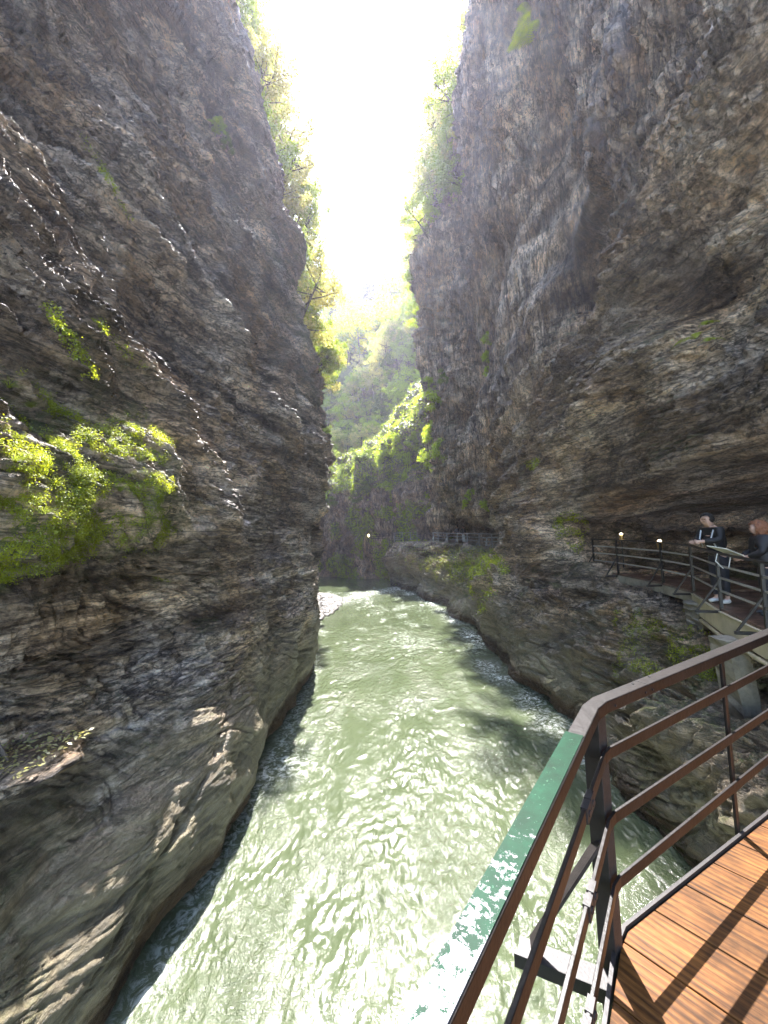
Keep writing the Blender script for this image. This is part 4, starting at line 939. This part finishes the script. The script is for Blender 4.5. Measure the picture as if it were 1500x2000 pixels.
def tuft(n, L_, w_, droop):
    V = []; F = []
    for i in range(n):
        a = rng.uniform(-1.4, 1.4); l = L_*rng.uniform(.5, 1.1); d0 = np.array([math.cos(a), math.sin(a), rng.uniform(.2, 1.1)]); d0 /= np.linalg.norm(d0)
        sd_ = np.cross(d0, (0, 0, 1)); sd_ /= np.linalg.norm(sd_); p = rng.normal(size=3)*.02; v = d0.copy(); b = len(V)
        for k in range(7):
            ww = w_*(1-k/6.5); V += [p-sd_*ww, p+sd_*ww]
            if k: F.append((b+2*k-2, b+2*k-1, b+2*k+1, b+2*k))
            p = p+v*l/6; v = v+np.array([0, 0, -droop*.33]); v /= np.linalg.norm(v)
    return [('blades', np_mesh('blades', np.array(V), np.array(F)), M['grassblade'])]
def fern(nf, L_):
    V = []; F = []
    for i in range(nf):
        a = rng.uniform(-1.3, 1.3); l = L_*rng.uniform(.7, 1.1); v = np.array([math.cos(a), math.sin(a), .7]); v /= np.linalg.norm(v); p = np.zeros(3)
        for k in range(16):
            p = p+v*l/16; v = v+np.array([0, 0, -.13]); v /= np.linalg.norm(v); sd_ = np.cross(v, (0, 0, 1)); sd_ /= np.linalg.norm(sd_); q = l*.26*math.sin(math.pi*min(1, (k+1.5)/17))**.8*(1-.4*k/16)
            for s in (-1, 1):
                tip = p+sd_*s*q+v*q*.35+np.array([0, 0, -.15*q]); b = len(V); V += [p-v*l*.014, p+v*l*.016, (p+tip)/2+v*l*.022, tip]; F.append((b, b+3, b+2, b+1))
    return [('fronds', np_mesh('fronds', np.array(V), np.array(F)), M['moss'])]
M['grassblade'] = leaf_mat('grass_blade', (.22, .27, .06), .45)
TF = [tuft(70, .55, .006, .5), tuft(45, .75, .006, .7), tuft(90, .4, .005, .8)]; FE = [fern(8, .42), fern(6, .5)]
def on_wall(px, py, which='L'):
    h_ = surf(px, py, which); return h_
for i, (px, py, k, s) in enumerate([(235, 960, 0, .8), (150, 930, 1, .7), (120, 870, 0, .7), (60, 790, 2, .8), (200, 1000, 1, .7), (300, 930, 0, .6), (290, 890, 2, .6), (90, 1000, 1, .6), (170, 860, 2, .7), (260, 1010, 0, .55), (30, 900, 1, .6), (255, 930, 1, .6),
        (215, 1060, 2, .6), (130, 1010, 0, .6), (50, 1000, 2, .5), (270, 830, 2, .5), (15, 760, 1, .6), (110, 950, 0, .7)]):
    h_ = on_wall(px, py)
    if h_: put(TF[k], 'grass_tuft', h_[0], s*.62, 'arching tuft of grass hanging from the moss on the left wall', 'grass tuft', 'grass tufts on the mossy left wall', rz=math.atan2(h_[1][1], h_[1][0]))
for i, (px, py, w_, s) in enumerate([(170, 940, 'L', .7), (75, 930, 'L', .6), (230, 1010, 'L', .6), (100, 1040, 'L', .7), (20, 1050, 'L', .7), (25, 1100, 'L', .8), (15, 1130, 'L', .7), (45, 850, 'L', .6), (190, 910, 'L', .5), (270, 1060, 'L', .5), (240, 1090, 'L', .5), (150, 1070, 'L', .6)]):
    h_ = on_wall(px, py, w_)
    if h_: put(FE[i % 2], 'fern', h_[0]+h_[1]*.01, s*.5, 'leafy green fern hanging from the mossy left wall', 'fern', 'ferns on the mossy left wall', rz=math.atan2(h_[1][1], h_[1][0]))
for px, py, k, s, lb, g in [(1032, 60, 0, 2.3, 'pale fern hanging high on the right wall near the top', 'ferns high on the right wall'), (1034, 85, 1, 2.3, 'pale fern hanging high on the right wall near the top', 'ferns high on the right wall'), (1035, 25, 1, 2, 'pale fern hanging high on the right wall near the top', 'ferns high on the right wall'),
        (1380, 635, 0, .9, 'green fern hanging on the right wall above the gallery', 'ferns above the gallery'), (1360, 665, 1, 1.0, 'green fern hanging on the right wall above the gallery', 'ferns above the gallery'), (1385, 668, 0, .8, 'green fern hanging on the right wall above the gallery', 'ferns above the gallery')]:
    h_ = on_wall(px, py, 'R')
    if h_: put(FE[k], 'fern', h_[0]+h_[1]*.03, s, lb, 'fern', g, rz=math.atan2(h_[1][1], h_[1][0]))
for px, py, s, k in [(915, 955, .5, 4), (940, 975, .5, 4), (945, 690, .5, 4), (948, 650, .5, 4), (840, 740, .8, 4), (950, 720, .4, 4), (905, 975, .4, 4), (865, 720, .7, 3), (430, 230, .35, 4), (445, 270, .35, 3), (420, 240, .3, 4), (640, 780, 1.6, 3)]:
    h_ = surf(px, py)
    if h_: put(PS[k], 'shrub', h_[0], s, 'small bright green plant hanging in a crack of the rock', 'shrub', 'small plants hanging from cracks in the rock')

# gravel bar at the bend
V = []; F = []
ico = [(0, -.53, .85), (0, .53, .85), (.85, 0, .53), (-.85, 0, .53), (.53, .85, 0), (-.53, .85, 0), (.53, -.85, 0), (-.53, -.85, 0), (0, .53, -.85), (0, -.53, -.85), (.85, 0, -.53), (-.85, 0, -.53)]
icof = [(0, 2, 1), (0, 1, 3), (1, 2, 4), (1, 4, 5), (1, 5, 3), (2, 0, 6), (0, 7, 6), (0, 3, 7), (2, 6, 10), (2, 10, 4), (3, 5, 11), (3, 11, 7), (4, 8, 5), (4, 10, 8), (5, 8, 11), (6, 9, 10), (6, 7, 9), (7, 11, 9), (8, 10, 9), (8, 9, 11)]
for i in range(1500):
    y = rng.uniform(27.5, 41); xm = np.interp(y, [27.5, 30, 34, 38, 41], [-5.4, -4.6, -4.1, -4.5, -6.0]); x = xm-abs(rng.normal())*1.6; e = rng.uniform(.09, .30); s_ = np.array([e, e*rng.uniform(.6, 1), e*rng.uniform(.3, .6)])
    z = -5.95+min(.3, (xm-x)*.15); b = len(V); r_ = rng.uniform(0, 6.28); cr, sr = math.cos(r_), math.sin(r_)
    for v_ in ico: q = np.array(v_)*s_*rng.uniform(.8, 1.2); V.append((x+q[0]*cr-q[1]*sr, y+q[0]*sr+q[1]*cr, z+q[2]))
    F += [(b+p, b+q, b+r__) for p, q, r__ in icof]
o = link('gravel_bar', np_mesh('gravel_bar', np.array(V), np.array(F), smooth=False), plain('river_stones', (.11, .10, .085), .6, .6, 1.2)); tag(o, 'stony gravel bar at the foot of the left cliff by the bend', 'gravel bar', kind='stuff')

# small rock shelf with leaf litter and sticks on the left wall
c = atY(30, 1500, 4.35); c[0] = -4.1
bm = bmesh.new(); bmesh.ops.create_icosphere(bm, subdivisions=4, radius=1)
for v_ in bm.verts:
    p = np.array(v_.co); n_ = float(pn(p*1.6+8))*.35+float(pn(p*5))*.12; v_.co = Vector(((p*np.array([.50, .55, .12]))*(1+n_)))
me = bpy.data.meshes.new('rock_shelf'); bm.to_mesh(me); bm.free(); me.polygons.foreach_set('use_smooth', [True]*len(me.polygons)); o = link('rock_shelf', me, M['rock_right']); o.location = c; tag(o, 'small jutting rock shelf strewn with leaves low on the left wall', 'rock shelf')
C = np.stack([c[0]+rng.uniform(-.4, .45, 260), c[1]+rng.uniform(-.45, .45, 260), c[2]+.13+rng.uniform(0, .05, 260)], 1)
o = link('leaf_litter', leaf_mesh('leaf_litter', C, .06, up_bias=3), M['leaf_ochre']); tag(o, 'dry fallen leaves on the small rock shelf of the left wall', 'leaf litter', kind='stuff')
s0 = atY(-30, 1400, 4.3); s1 = atY(46, 1548, 4.25); s2 = atY(40, 1518, 4.3); s3 = atY(-10, 1455, 4.35)
m = MB(); m.tube([s0, s0*.5+s1*.5+np.array([.01, 0, 0]), s1], [.013, .012, .010], 7); ob = m.build('branch', M['bark'], smooth=True, loc=s1); tag(ob, 'long bare stick leaning on the leafy rock shelf of the left wall', 'branch')
m = MB(); m.tube([s3, s2], [.011, .009], 7); ob = m.build('branch', M['bark'], smooth=True, loc=s2); tag(ob, 'short crooked stick lying on the leafy rock shelf of the left wall', 'branch')
# ---------------------------------------------------------------- hazy air
m = MB(); m.box((0, 120, 70), (260, 0, 0), (0, 320, 0), (0, 0, 160))
t = NT('hazy_air'); t.t.nodes.remove(t.b); pv = t.n('VolumePrincipled'); pv.inputs['Color'].default_value = (.84, .82, 1.0, 1)
pv.inputs['Density'].default_value = .0006; pv.inputs['Anisotropy'].default_value = .6; t.l(pv.outputs[0], t.out.inputs['Volume'])
o = m.build('haze', t.m); tag(o, kind='stuff')
